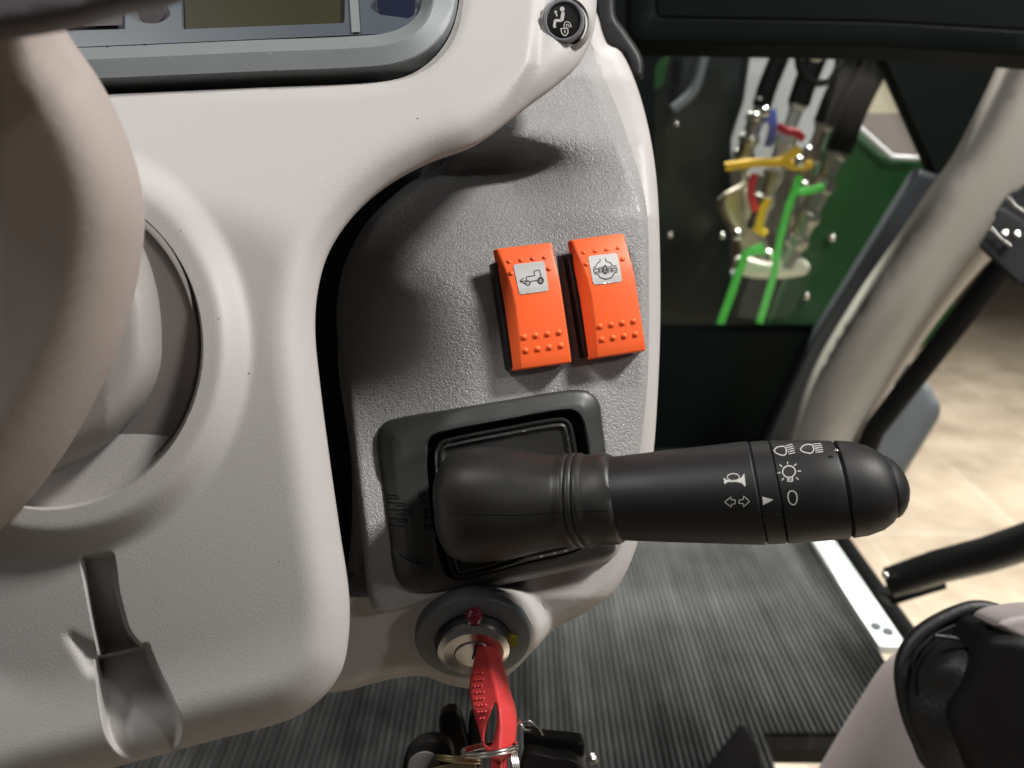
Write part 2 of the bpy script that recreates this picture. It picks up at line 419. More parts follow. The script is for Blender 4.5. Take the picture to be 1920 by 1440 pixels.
def tube_bm(bm, pts, r, seg=14, cap=True, closed=False, flat=1.0, flatdir=None):
    n = len(pts); rings = []; pu = None
    for i in range(n):
        a = pts[i-1] if (i or closed) else pts[0]; b = pts[(i+1) % n] if (i < n-1 or closed) else pts[-1]
        t = (b-a).normalized()
        if flatdir is not None: u = flatdir-t*flatdir.dot(t); u.normalize()
        elif pu is None: u = basis(t)[0]
        else: u = (pu-t*pu.dot(t)).normalized()
        pu = u; v = t.cross(u); rr = r[i] if isinstance(r, (list, tuple)) else r
        rings.append([bm.verts.new(pts[i]+u*(rr*flat*math.cos(2*math.pi*j/seg))+v*(rr*math.sin(2*math.pi*j/seg))) for j in range(seg)])
    for i in range(n if closed else n-1):
        A, B = rings[i], rings[(i+1) % n]
        for j in range(seg): bm.faces.new((A[j], A[(j+1) % seg], B[(j+1) % seg], B[j]))
    if cap and not closed: bm.faces.new(rings[0][::-1]); bm.faces.new(rings[-1])
def tube(name, pts, r, m, parent=None, seg=14, sharp=50, **k):
    bm = bmesh.new(); tube_bm(bm, pts, r, seg, **k); return from_bm(name, bm, m, parent, True, sharp)
def sphere_bm(bm, c, r, X=RX, Y=UP, Z=-FW, sz=1, seg=12):
    mt = Matrix(((*(X*r), 0), (*(Y*r), 0), (*(Z*r*sz), 0), (0, 0, 0, 1))).transposed(); mt = Matrix.Translation(c) @ mt
    bmesh.ops.create_uvsphere(bm, u_segments=seg, v_segments=max(6, seg//2), radius=1, matrix=mt)
def block(name, x0, x1, y0, y1, z0, z1, m, parent=None, bv=.003):
    V = [(x, y, z) for x in (x0, x1) for y in (y0, y1) for z in (z0, z1)]
    o = mesh(name, V, [(0, 1, 3, 2), (4, 6, 7, 5), (0, 4, 5, 1), (2, 3, 7, 6), (0, 2, 6, 4), (1, 5, 7, 3)], m, parent, False)
    if bv: bevel(o, bv, 3)
    return o
def kind(o, k): o['kind'] = k; return o

# ================================================================== SETTING
o = mesh('shop_floor', [(-8, -6, 0), (14, -6, 0), (14, 16, 0), (-8, 16, 0)], [(0, 1, 2, 3)], M['floor'], smooth=False); kind(o, 'structure')
# ribbed rubber mat on the cab floor (real ribs along the cab)
ZF = 1.0
def ribs(xa, xb, ya, yb, pitch=.0080, h=.0042):
    V = []; F = []; n = int((xb-xa)/pitch); pitch = (xb-xa)/n; pr = [(0, 0), (.30, .0), (.38, h), (.84, h), (.92, 0)]
    xs = [(xa+(i+q)*pitch, z) for i in range(n) for q, z in pr]+[(xa+n*pitch, 0)]
    ny = 14
    for x, z in xs:
        for k in range(ny+1):
            y = ya+(yb-ya)*k/ny; wv = .004*math.sin(x*9+1)*math.sin(y*7+.5)
            V.append((x, y, ZF+z+wv))
    for i in range(len(xs)-1):
        for k in range(ny): F.append((i*(ny+1)+k, (i+1)*(ny+1)+k, (i+1)*(ny+1)+k+1, i*(ny+1)+k+1))
    return V, F
V1, F1 = ribs(-.75, .305, .35, 1.52); V2, F2 = ribs(.305, .511, .712, 1.52)
V = V1+V2; F = F1+[tuple(i+len(V1) for i in f) for f in F2]
# cut edge of the mat
b0 = len(V); V += [(.305, .712, ZF), (.511, .712, ZF), (.511, .712, ZF-.022), (.305, .712, ZF-.022), (.511, 1.52, ZF), (.511, 1.52, ZF-.022), (.305, .35, ZF), (.305, .35, ZF-.022)]
F += [(b0, b0+1, b0+2, b0+3), (b0+1, b0+4, b0+5, b0+2), (b0, b0+6, b0+7, b0+3)]
o = mesh('cab_floor_mat', V, F, M['mat'], smooth=False); kind(o, 'structure')
block('cab_floor', -.8, .30, .33, 1.7, .90, .975, M['void'], bv=0)['kind'] = 'structure'
block('cab_floor', .31, .505, .735, 1.5, .93, .975, M['void'], bv=0)['kind'] = 'structure'

# door sill
sl = thing('door_sill', 'bright bare metal door sill strip with two round screws beside the ribbed mat', 'door sill', (.53, 1.0, ZF))
block('sill_plate', .513, .553, .865, 1.56, ZF-.01, ZF+.006, M['sill'], sl, .002)
bm = bmesh.new()
for sx, sy in ((.525, .905), (.538, .893)): lathe_bm(bm, Vector((sx, sy, ZF+.006)), Vector((0, 0, 1)), [(0, .0075), (.003, .007), (.0036, .004), (.002, .0), ], 16)
from_bm('screw_head', bm, M['greyblock'], sl)
tube('rubber_seal', [Vector((.567, .80, ZF+.004)), Vector((.567, 1.0, ZF+.004)), Vector((.567, 1.6, ZF+.004))], .013, M['gasket'], sl)

# ------------------------------------------------------------------ front window wall
wf = thing('front_window', 'black framed lower front cab window with dotted glass border above the floor', 'window', (.3, 1.5, 1.0))
hole = round_poly([(1228, 84), (1652, 92), (1757, 326), (1716, 322), (1560, 608), (1228, 608)], [60, 6, 4, 8, 14, 6], 6)
shell('window_frame', [(1000, -160), (2050, -160), (2050, 60), (1915, 112), (1760, 345), (1540, 770), (1510, 960), (1000, 960)], planeY(1.5), M['frame'], wf, holes=[hole], step=60, wall=.03, ostep=20)
mesh('window_glass', [WY(*p, 1.515) for p in [(1200, 60), (1780, 60), (1780, 640), (1200, 640)]], [(0, 1, 2, 3)], M['glass'], wf, smooth=False)
# dotted border printed on the glass
bm = bmesh.new()
def dot(x, y, r):
    c = [bm.verts.new(WY(x+r*math.cos(a), y+r*math.sin(a), 1.512)) for a in [k*math.pi/3 for k in range(6)]]; bm.faces.new(c)
for i in range(40):
    for j in range(6): dot(1392+i*6.2+(j % 2)*3.1, 88+j*5.2, 2.6-j*.32)
d = Vector((1757-1652, 326-92)); L = d.length; d.normalize(); nrm = Vector((-d.y, d.x))
for i in range(int(L/6)):
    for j in range(7):
        q = Vector((1652, 92))+d*(i*6+(j % 2)*3)+nrm*(2+j*5.2); dot(q.x, q.y, 2.7-j*.3)
from_bm('frit_dots', bm, M['gasket'], wf, smooth=False)
shell('lower_trim', [(1722, 315), (1765, 330), (1700, 470), (1560, 760), (1470, 880), (1400, 900), (1420, 860), (1520, 640)], planeY(1.44), M['bluegrey'], wf, profs=[roll(14, .01)], step=25, wall=.03)
shell('kick_panel', [(1120, 622), (1548, 622), (1490, 770), (1400, 860), (1400, 1000), (1120, 1000)], planeY(1.47), M['frame'], wf, step=30, wall=.03)

shell('top_rail', [(1180, -200), (2200, -200), (2200, 130), (1900, 106), (1650, 91), (1180, 82)], planeY(.92), M['frame'], wf, profs=[[(0, .004), (3, .001), (8, 0), (46, 0), (50, .002), (54, 0)]], step=30, wall=.03, ostep=14)
# machine parts outside the window
g = tag(shell('green_body_panel', [(1560, 225), (1600, 228), (1674, 294), (1780, 298), (1790, 640), (1500, 700), (1440, 620), (1500, 460)], planeY(2.15), M['green'], None, profs=[roll(10, .01)], step=40, wall=.04),
    'glossy dark green painted metal side panel seen behind the hydraulic hoses', 'body panel')
tube('panel_edge', [WY(1603, 232, 2.12), WY(1672, 294, 2.12), WY(1725, 297, 2.12)], .006, M['lav'], g)
def studs(name, lst, Y, parent):
    for x, y, r in lst:
        bm = bmesh.new(); sphere_bm(bm, WY(x, y, Y), r); from_bm(name, bm, M['steel'], parent)
studs('bolt_head', ((1560, 446, .012), (1512, 555, .012)), 2.13, g)
ec = tag(shell('engine_cover', [(1150, 20), (1420, 20), (1395, 190), (1372, 260), (1370, 620), (1360, 760), (1150, 760)], planeY(2.3), M['darksteel'], None, profs=[roll(20, .03)], step=40, wall=.05),
    'dark green-black engine side cover behind left part of the window', 'engine cover')
tag(shell('belly_frame', [(1300, 505), (1600, 500), (1600, 760), (1300, 760)], planeY(2.35), M['darksteel'], None, profs=[roll(20, .03)], step=40, wall=.05),
    'dark lower machine frame beneath the hydraulic couplers', 'machine frame')
tag(tube('engine_hose', smooth_open([WY(1322, 60, 2.2), WY(1318, 110, 2.2), WY(1300, 170, 2.2), WY(1262, 205, 2.2)]), .013, M['greyblock']),
    'thin grey hose curving over the dark engine cover', 'hose')
studs('bolt_head', ((1268, 232, .008), (1256, 440, .010), (1354, 442, .010)), 2.24, ec)
tag(shell('white_panel', [(1380, 40), (1625, 40), (1600, 200), (1540, 300), (1400, 330), (1362, 270), (1366, 210), (1395, 130)], planeY(2.6), M['lav'], None, step=60, wall=.03),
    'pale grey painted panel behind the upper hydraulic hoses', 'panel')
gs = shell('green_strip', [(1225, 80), (1262, 80), (1242, 160), (1225, 170)], planeY(2.22), M['green'], None, step=20, wall=.01)
tag(gs, 'small dark green fin at upper left corner of the window', 'trim')
# far wall of the shop
o = mesh('shop_wall', [(-8, 9, 0), (14, 9, 0), (14, 9, 6), (-8, 9, 6)], [(0, 1, 2, 3)], M['creamwall'], smooth=False); tag(o, 'cream painted shop wall seen through the window corner', 'wall')
tag(shell('lit_wall_stand_in', [(1560, 40), (1800, 40), (1800, 214), (1560, 214)], planeY(3.6), M['creamwall'], None, step=60, wall=.02), 'added cream board standing in for the lit shop wall in the upper right window corner', 'stand-in board')  # added board in place of the far wall, which stays unlit
tag(shell('display_board', [(1600, 212), (1800, 212), (1800, 320), (1600, 320)], planeY(3.4), M['arm'], None, step=60, wall=.02), 'dull pinkish grey board below the cream wall in the window corner', 'board')

# hydraulic hoses and couplers
HG = 'hydraulic hoses with couplers outside the window'
def hose(pts, r, Y, lab, coup, cr):
    t = thing('hydraulic_hose', lab, 'hydraulic hose', WY(*pts[-1], Y), HG)
    tube('hose', smooth_open([WY(x, y, Y) for x, y in pts]), r, M['hose'], t)
    a, b = WY(*coup[0], Y), WY(*coup[1], Y); ax = b-a; L = ax.length
    prof = [(0, cr*.7), (0, cr), (.03, cr*1.15), (.06, cr*1.15), (.08, cr*.85), (.22, cr*.8), (.24, cr*1.25), (.27, cr*1.35), (.33, cr*1.35), (.35, cr*1.05), (.5, cr*1.0), (.52, cr*1.3), (.56, cr*1.45), (.60, cr*1.3), (.63, cr*1.1), (.72, cr*1.1), (.74, cr*1.4), (.80, cr*1.4), (.83, cr*1.1), (.95, cr*1.2), (1.0, cr*1.1), (1.0, 0)]
    lathe('coupler', a, ax, [(s*L, q*.82) for s, q in prof], M['coupler'], t, 24)
    return t
hose([(1485, 30), (1468, 90), (1440, 160), (1428, 200)], .022, 1.9, 'leftmost thin black hose with a long steel coupler', [(1432, 180), (1385, 320)], .022)
hose([(1545, 20), (1535, 90), (1512, 150), (1497, 195)], .026, 1.95, 'second black hose with a red collar on its coupler', [(1500, 185), (1415, 430)], .024)
hose([(1640, 40), (1610, 95), (1570, 170), (1545, 232)], .025, 1.88, 'third black hose plugged into a coupler with yellow cap', [(1548, 226), (1462, 440)], .023)
hose([(1690, 30), (1650, 110), (1605, 200), (1572, 285)], .028, 1.82, 'thick rightmost black hose plugged into a coupler with green cap', [(1574, 280), (1470, 500)], .026)
tag(tube('hose_loop', [WY(1535+38*math.cos(a), 112+44*math.sin(a), 1.93) for a in [k*math.pi/12 for k in range(24)]], .009, M['hose'], closed=True), 'black loop of hose at the top of the window', 'hose')
tag(tube('hose_clamp', [WY(1532+14*math.cos(a), 98+14*math.sin(a), 1.86) for a in [k*math.pi/8 for k in range(16)]], .005, M['alu'], closed=True), 'small shiny round clamp among the hoses at the window top', 'clamp')
def capthing(name, lab, m, paths, Y, r, grp='rubber dust caps on the couplers'):
    t = thing(name, lab, 'dust cap', WY(*paths[0][0], Y), grp)
    for i, p in enumerate(paths):
        tube('cap_strap' if i else 'cap_fork', smooth_open([WY(x, y, Y) for x, y in p]), r, m, t, flat=.35, flatdir=FW)
    return t
capthing('dust_cap', 'yellow forked rubber dust cap stretched sideways over the couplers', M['yellow'], [[(1500, 278), (1482, 292), (1462, 304), (1420, 305), (1360, 313)], [(1523, 308), (1495, 312), (1470, 305)]], 1.78, .010)
capthing('dust_cap', 'small yellow upright rubber dust cap low among the couplers', M['yellow'], [[(1440, 372), (1430, 395), (1424, 425), (1436, 440)], [(1424, 425), (1416, 436)]], 1.78, .009)
capthing('dust_cap', 'green forked rubber dust cap with long strap on the right coupler', M['greenrub'], [[(1500, 330), (1492, 352), (1478, 390), (1462, 450), (1452, 510), (1438, 560), (1424, 606)], [(1545, 350), (1515, 358), (1488, 360)]], 1.72, .0085)
capthing('dust_cap', 'green rubber dust cap with slanting strap at lower left of the couplers', M['greenrub'], [[(1432, 462), (1400, 476), (1385, 510), (1368, 560), (1350, 608)], [(1445, 488), (1425, 470), (1400, 476)]], 1.74, .0095)
capthing('dust_cap', 'red rubber dust cap ring around the second coupler', M['redrub'], [[(1458, 236), (1475, 246), (1495, 250), (1506, 262)], [(1414, 325), (1408, 360), (1416, 395)]], 1.80, .009)
capthing('dust_cap', 'blue rubber dust cap strap behind the left coupler', M['bluerub'], [[(1447, 205), (1449, 240), (1440, 275)], [(1440, 215), (1450, 235)]], 1.86, .010)
cb = thing('coupler_bracket', 'cast aluminium bracket with pale lower plate holding the couplers', 'bracket', WY(1450, 500, 1.95))
shell('bracket_plate', smooth_closed([(1385, 480), (1440, 492), (1490, 478), (1518, 498), (1512, 514), (1430, 520), (1385, 508)], 8), planeY(1.80), M['zincplate'], cb, profs=[roll(10, .012)], step=12, wall=.02)
shell('bracket_arm', smooth_closed([(1350, 372), (1395, 340), (1402, 322), (1412, 335), (1404, 372), (1432, 440), (1440, 500), (1396, 500), (1378, 440)], 8), planeY(1.98), M['alu'], cb, profs=[roll(12, .014)], step=12, wall=.03)
studs('bracket_bolt', ((1441, 480, .016), (1383, 440, .013), (1508, 350, .013), (1499, 303, .013), (1478, 385, .009), (1435, 210, .011), (1418, 219, .009)), 1.74, cb)

# ------------------------------------------------------------------ cab pillar with mirror clamp
cp = thing('cab_pillar', 'smooth warm grey curved cab pillar trim running diagonally beside the window', 'pillar', P(1550, 850, 1.35))
po = smooth_closed([(1925, 20), (2050, 20), (2120, 180), (2080, 290), (1960, 400), (1862, 482), (1760, 600), (1660, 745), (1610, 840), (1580, 920), (1478, 920), (1492, 820), (1530, 700), (1610, 560), (1700, 430), (1757, 345), (1800, 285), (1850, 190), (1892, 100)], 14)
shell('pillar_trim', po, lambda x, y: 1.02+.38*(np.clip(y, 0, 900)/900)**1.2, M['pillar'], cp, profs=[roll(62, .06, 8)], step=16, wall=.02, ostep=10)
tube('black_edge_seal', [P(1990, 330, 1.10), P(1880, 498, 1.16), P(1760, 650, 1.26), P(1640, 805, 1.36), P(1600, 900, 1.42)], .018, M['gasket'], cp)
mc = thing('mirror_clamp', 'black angular clamp with a metal bolt fixed to the pillar at right edge', 'clamp', P(1890, 470, .98))
shell('clamp_body', round_poly([(1834, 462), (1878, 388), (1930, 420), (1990, 440), (1990, 560), (1908, 534)], 8), lambda x, y: .97+0*x, M['clampblack'], mc, profs=[roll(8, .004)], step=14, wall=.05, ray=True)
shell('clamp_jaw', round_poly([(1862, 404), (1890, 362), (1912, 352), (1990, 280), (1990, 440), (1900, 430)], 8), lambda x, y: .985+0*x, M['clampblack'], mc, profs=[roll(8, .004)], step=14, wall=.05, ray=True)
tube('clamp_lip', [P(1857, 428, .962), P(1876, 446, .962), P(1895, 462, .962)], .0022, M['steel'], mc)
tube('clamp_pin', [P(1890, 370, .972), P(1900, 384, .972), P(1918, 396, .972)], .0022, M['steel'], mc)
bm = bmesh.new(); lathe_bm(bm, P(1905, 443, .962), -FW, [(0, .006), (.004, .006), (.005, .004), (.005, 0)], 6); lathe_bm(bm, P(1880, 437, .962), -FW, [(0, .003), (.006, .003), (.006, 0)], 10)
from_bm('clamp_bolt', bm, M['steel'], mc)

# grey block outside below the pillar
gb = thing('outside_step_box', 'grey rounded plastic box outside the door below the pillar', 'box', P(1700, 800, 1.9))
shell('box_shell', round_poly([(1590, 860), (1650, 740), (1690, 690), (1738, 714), (1764, 760), (1762, 782), (1690, 900), (1600, 960)], 16), lambda x, y: 1.9+0*x, M['greyblock'], gb, profs=[roll(22, .03)], step=16, wall=.15)
shell('box_clip', round_poly([(1690, 715), (1722, 680), (1740, 690), (1732, 716), (1700, 730)], 5), lambda x, y: 1.86+0*x, M['gasket'], gb, profs=[roll(4, .006)], step=12, wall=.05)
# grab handle
gh = thing('grab_handle', 'black tubular grab handle with shiny end bolt in the doorway', 'handle', P(1680, 1100, 1.0))
tube('handle_tube', [P(1672, 1091, 1.02), P(1760, 1062, .98), P(1850, 1040, .93), P(2000, 990, .86)], [.020, .021, .021, .021], M['blackplastic'], gh, seg=24)
bm = bmesh.new(); lathe_bm(bm, P(1674, 1092, 1.02), (P(1650, 1098, 1.03)-P(1674, 1092, 1.02)), [(0, .020), (.003, .019), (.005, .014), (.006, 0)], 24)
from_bm('handle_end', bm, M['blackplastic'], gh)
bm = bmesh.new(); sphere_bm(bm, P(1660, 1078, 1.0), .0048); from_bm('end_bolt', bm, M['steel'], gh)
shell('mounting_plate', [(1664, 1118), (1700, 1100), (1772, 1088), (1776, 1104), (1672, 1136)], lambda x, y: 1.02+0*x, M['darksteel'], gh, profs=[roll(3, .002)], step=14, wall=.03)

# ------------------------------------------------------------------ armrest console with leatherette boot
ac = thing('side_console', 'mauve grey side console with black seam lip at lower right', 'side console', P(1640, 1440, .6))
shell('console_shell', smooth_closed([(1470, 1560), (1535, 1440), (1600, 1330), (1660, 1240), (1700, 1210), (1760, 1180), (1900, 1150), (2050, 1200), (2050, 1560)], 12), lambda x, y: .60-.00035*(x-1600)+.0002*(1440-y), M['arm'], ac, profs=[roll(85, .05, 10)], step=14, wall=.05, ostep=10, ray=True)
lb = thing('lever_boot', 'black creased leatherette lever boot with stitched rim at lower right', 'lever boot', P(1850, 1350, .5))
rimp = [(1760, 1460), (1712, 1370), (1690, 1290), (1694, 1235), (1722, 1190), (1775, 1155), (1830, 1137), (1885, 1150), (1950, 1195)]
tube('boot_rim', smooth_open([P(x, y, .515) for x, y in rimp], 8), .0042, M['leather'], lb, seg=12)
def bootd(x, y):
    r = np.hypot((x-1900)/200, (y-1340)/200)
    return .52-.06*np.clip(1.05-r, 0, 1)**.8+.0022*np.sin(x*.035+y*.02+1.6*np.sin(y*.015))+.0015*np.sin(x*.02-y*.05)
shell('boot_skin', smooth_closed(rimp+[(2050, 1250), (2050, 1480)], 12), bootd, M['leather'], lb, profs=[roll(10, .003)], step=7, wall=.01, ostep=8)
tube('boot_stitching', smooth_open([P(x, y, .506) for x, y in [(1718, 1300), (1712, 1240), (1745, 1195), (1790, 1172)]], 8), .0009, M['blackplastic'], lb, seg=6)
tube('boot_seam', smooth_open([P(x, y, .492) for x, y in [(1752, 1192), (1790, 1197), (1815, 1212), (1835, 1232)]], 8), .0014, M['leather'], lb, seg=8)
shell('lever_grip', smooth_closed([(1845, 1185), (1880, 1182), (1990, 1210), (2050, 1240), (2050, 1500), (1860, 1500), (1790, 1400), (1770, 1330), (1800, 1280), (1822, 1215)], 10), lambda x, y: .455+.00025*(1440-y)*0+.0002*(1900-x), M['blackmatte'], lb, profs=[roll(26, .02)], step=14, wall=.04)
shell('grip_cap', smooth_closed([(1862, 1172), (1890, 1155), (1990, 1148), (2050, 1180), (2050, 1250), (1920, 1205)], 10), lambda x, y: .462+0*x, M['arm'], lb, profs=[roll(14, .01)], step=14, wall=.02)
tag(shell('lever_bracket', [(1392, 1352), (1424, 1400), (1440, 1500), (1270, 1500), (1330, 1430)], lambda x, y: .80+0*x, M['blackmatte'], None, profs=[roll(5, .003)], step=20, wall=.04, ray=True), 'matte black pointed lever bracket rising from the bottom edge over the mat', 'bracket')

# ================================================================== DASHBOARD
dash = thing('dashboard', 'beige dashboard with grey grained switch panel around the steering column', 'dashboard', P(900, 900, .36))
ECX, ECY, ERX, ERY = 90., 650., 290., 305.
def eln(x, y, k=1.0): return np.hypot((x-ECX)/ERX, (y-ECY)/ERY)
cover_out = smooth_closed([(-60, -90), (500, -90), (1121, -90), (1119, 0), (1112, 62), (1085, 120), (1040, 163), (990, 200), (935, 243), (885, 276), (800, 308), (722, 352), (660, 408), (616, 475), (596, 545), (591, 620), (600, 720), (618, 860), (638, 1000), (654, 1110), (654, 1190), (640, 1258), (600, 1312), (540, 1350), (400, 1388), (240, 1432), (60, 1478), (-80, 1500), (-90, 700)], 7)
cl_out = round_poly([(-200, 188), (740, 147), (858, 100), (864, -300), (-200, -300)], [0, 0, 0, 0, 0], 1)
cl_out = smooth_closed([(-200, 187), (0, 180), (200, 172), (470, 160), (700, 150), (760, 138), (805, 110), (838, 66), (855, 10), (860, -60), (860, -200), (-200, -200)], 7)
cl_big = ring(dense(cl_out, 7), -5)
cl_out = cl_out.copy(); cl_out[:, 1] -= 20*np.clip((cl_out[:, 1]-20)/120, 0, 1)
slotA = round_poly([(150, 1042), (211, 1036), (222, 1110), (240, 1180), (262, 1208), (276, 1212), (188, 1232), (172, 1160)], [10, 8, 10, 16, 12, 4, 6, 10], 5)
slotB = round_poly([(178, 1230), (276, 1206), (300, 1262), (345, 1362), (330, 1420), (240, 1432), (200, 1390), (186, 1310)], [8, 6, 20, 30, 30, 40, 30, 20], 5)
rimC = smooth_closed([(128, 1190), (150, 1200), (190, 1225), (196, 1260), (170, 1262), (146, 1225)], 6)
podc = (1062, 48)
def cover_t(x, y):
    Q = np.stack([x, y], 1); v = (700-y)/1000
    t = .246+.026*v+np.where(v > 0, .056, .026)*v*v+.012*np.clip((x-300)/900, -1, 1)**2
    e = eln(x, y); t = t-.0075*(1-sstep(1.10, 1.34, e))+.009*(1-sstep(.985, 1.0, e))
    # raised lip round the display
    d = -sdf(Q, cl_big); t = t+.0022*(1-sstep(2, 22, d))
    # step down to the button pod
    xr = 1012-np.clip(y-20, 0, 400)*.12-np.clip(y-120, 0, 400)*.42
    t = t+.0040*sstep(-16, 12, x-xr)
    # pressed tray under the column
    dA = sdf(Q, slotA); dB = sdf(Q, slotB)
    A = (.008+.010*np.clip((y-1040)/170, 0, 1))*sstep(-3, 10, dA)
    B = .017*np.clip(1.08-(y-1205)/215, 0, 1)*sstep(-3, 11, dB)
    t = t+np.maximum(A, B)
    t = t+.0022*sstep(-12, 18, sdf(Q, rimC))
    # broad fold across the lower half
    return t
cover = shell('cover_panel', cover_out, cover_t, M['cover'], dash, profs=[roll(9, .0022, 4), [(95*q/14, .0105*(1-q/14)**2.4) for q in range(15)]], holes=[cl_big, ],
              feats=[(slotA, [-6, -3.5, -1, 1.5, 4, 6.5, 9, 12]), (slotB, [-6, -3.5, -1, 1.5, 4, 6.5, 9, 12]), (ell(ECX, ECY, ERX, ERY, n=160), [-6, -1.5, 1.5, 5])], step=8, wall=.03, ray=True)

# grained switch panel
_r = [(900, 268), (838, 300), (764, 346), (692, 412), (650, 490), (634, 570), (634, 650), (646, 740), (660, 850), (674, 960)]
RIM = np.array([(p.x, p.y) for p in smooth_open(_r, 5)]+[(p.x, p.y) for p in smooth_open(_r, 5)][::-1])
def panel_t(x, y):
    sp = lambda q: 7*np.logaddexp(0, q/7)
    t = .3155+(x-900)*4.6e-5
    t = t+1.25e-4*sp(402-y)+2.2e-4*sp(268-y)
    t = t+.9e-5*(700-y)
    # crease soft facet towards the upper right corner
    t = t+1.6e-4*np.maximum(0, (x-1152)-(y-268)*.38)*(y < 420)
    d = segdist(np.stack([x, y], 1), RIM)
    wg = (1-sstep(560, 1000, y))*sstep(230, 330, y); rr = 290.
    q = np.clip(d/rr, 0, 1); t = t+wg*.062*(1-q)**2.0
    t = t-(1-sstep(380, 560, y))*sstep(255, 290, y)*.007*np.exp(-((d-8)/24)**2)
    return t
panel_out = smooth_closed([(1105, -60), (1116, 20), (1137, 95), (1160, 175), (1186, 262), (1204, 335), (1214, 400), (1217, 550), (1215, 700), (1206, 800), (1192, 900), (1176, 985), (1155, 1040), (1120, 1058), (900, 1106), (722, 1148), (700, 1140), (689, 1110), (682, 1040), (672, 950), (660, 850), (646, 740), (634, 650), (632, 570), (648, 490), (690, 415), (762, 347), (835, 302), (850, 200), (900, 60), (950, -60)], 7)
panel = shell('switch_panel', panel_out, panel_t, M['panel'], dash, profs=[roll(16, .006, 6)], feats=[([(880, 268), (1150, 268), (1150, 269), (880, 269)], [0]), ([(760, 402), (1212, 402), (1212, 403), (760, 403)], [0])], step=7, wall=.012)
# pale outer housing
def house_t(x, y):
    t = .3225+(x-900)*4.6e-5+1.25e-4*np.maximum(0, 402-y)*.95+2.1e-4*np.maximum(0, 268-y)
    t = t+1.2e-4*np.maximum(0, y-1120)+.9e-5*(700-y)
    d = np.hypot((x-888)/112, (y-1200)/92)
    t = t+.05*sstep(22, 70, sdf(np.stack([x, y], 1), panel_out))*(y < 1080)+.05*(1-sstep(900, 1000, x))*(1-sstep(1070, 1120, y))
    return t+(.3190+(y-1197)*1.3e-4-t)*(1-sstep(1.0, 1.38, d))
house_out = smooth_closed([(1112, -60), (1120, 20), (1138, 82), (1162, 95), (1186, 140), (1210, 215), (1228, 310), (1236, 420), (1238, 600), (1233, 740), (1224, 860), (1206, 975), (1182, 1055), (1148, 1112), (1095, 1150), (1040, 1180), (995, 1225), (950, 1268), (890, 1290), (845, 1285), (790, 1268), (720, 1276), (640, 1296), (560, 1290), (560, 1150), (640, 1100), (660, 900), (640, 600), (800, 300), (900, -60)], 7)
house = shell('side_housing', house_out, house_t, M['housing'], dash, profs=[roll(26, .012, 7)], step=8, wall=.05)
for f_ in [ell(467, 700, 2, 2, n=7), ell(410, 598, 1.4, 1.6, n=7), ell(339, 433, 1.6, 1.3, n=7), ell(523, 1053, 1.3, 1.3, n=7), ell(783, 222, 2, 1.2, n=7)]: decals('dust_speck', bvh(cover), [], [f_], M['collar'], dash, .0001)
gap_back = shell('gap_shade_backing', smooth_closed([(300, -60), (1100, -60), (1150, 300), (1140, 700), (1100, 1000), (760, 1240), (560, 1270), (300, 1100)], 20), lambda x, y: house_t(x, y)+.03, M['void'], dash, step=25, wall=.02)  # added dark backing, its colour stands for the shade in the gap
# dark trim behind the top of the housing
shell('rear_seal', smooth_closed([(1115, -60), (1150, -60), (1155, 30), (1175, 60), (1205, 110), (1204, 150), (1190, 145), (1170, 105), (1140, 88), (1120, 30)], 8), lambda x, y: .44+0*x, M['blackmatte'], dash, profs=[roll(9, .006)], step=9, wall=.02)
# underside
# ------------------------------------------------------------------ instrument display
dc = thing('instrument_display', 'slate grey instrument display with olive screen set in the dashboard top', 'instrument display', P(500, 60, .28))
def cl_t(x, y): return cover_plane(x, y)-.0075
def cover_plane(x, y):
    v = (700-y)/1000; return .246+.026*v+np.where(v > 0, .056, .026)*v*v+.012*np.clip((x-300)/900, -1, 1)**2
shell('display_bezel', cl_out, cl_t, M['cluster'], dc, profs=[[(0, .0060), (3, .0042), (6, .0036), (42, 0), (45, .0002), (62, .0048), (64, .0056), (66, .0125), (400, .0125)]], step=10, wall=.012, sharp=25)
inner = dense(ring(dense(cl_out, 7), 75.5), 7); inner = inner[(inner[:, 0] > -190) & (inner[:, 1] > -190)]
lcdpoly = round_poly([(338, -60), (648, -60), (646, 43), (342, 55)], 5)
fill = round_poly([(-120, 100), (740, 62), (790, 50), (800, -10), (800, -110), (-120, -110)], [0, 10, 20, 20, 0, 0], 4)
fascia = shell('fascia', fill, lambda x, y: cover_plane(x, y)-.0008, M['clusterin'], dc, step=14, wall=.004, holes=[lcdpoly])
shell('screen', lcdpoly, lambda x, y: cover_plane(x, y)+.0012, M['lcd'], dc, step=30, wall=.002)
bf = bvh(fascia)
decals('fascia_stripe', bf, [], [[(652, -60), (668, -60), (676, 62), (660, 63)]], M['cluster'], dc, lift=.0006)
def knobat(x, y, r, m):
    c = cast(bf, x, y, 0); rr = r*.28/FPX*1.03
    return lathe('knob', c+FW*.001, -FW, [(0, rr), (.0022, rr), (.003, rr*.94), (.003, rr*.5), (.0032, 0)], m, dc, 40)
knobat(744, 12, 38, M['knob']); knobat(288, 24, 27, M['wheel'])
mesh('side_gauge', [cast(bf, *p, .0012) for p in [(40, 0), (232, 0), (232, 52), (40, 58)]], [(0, 1, 2, 3)], M['wheel'], dc, smooth=False)

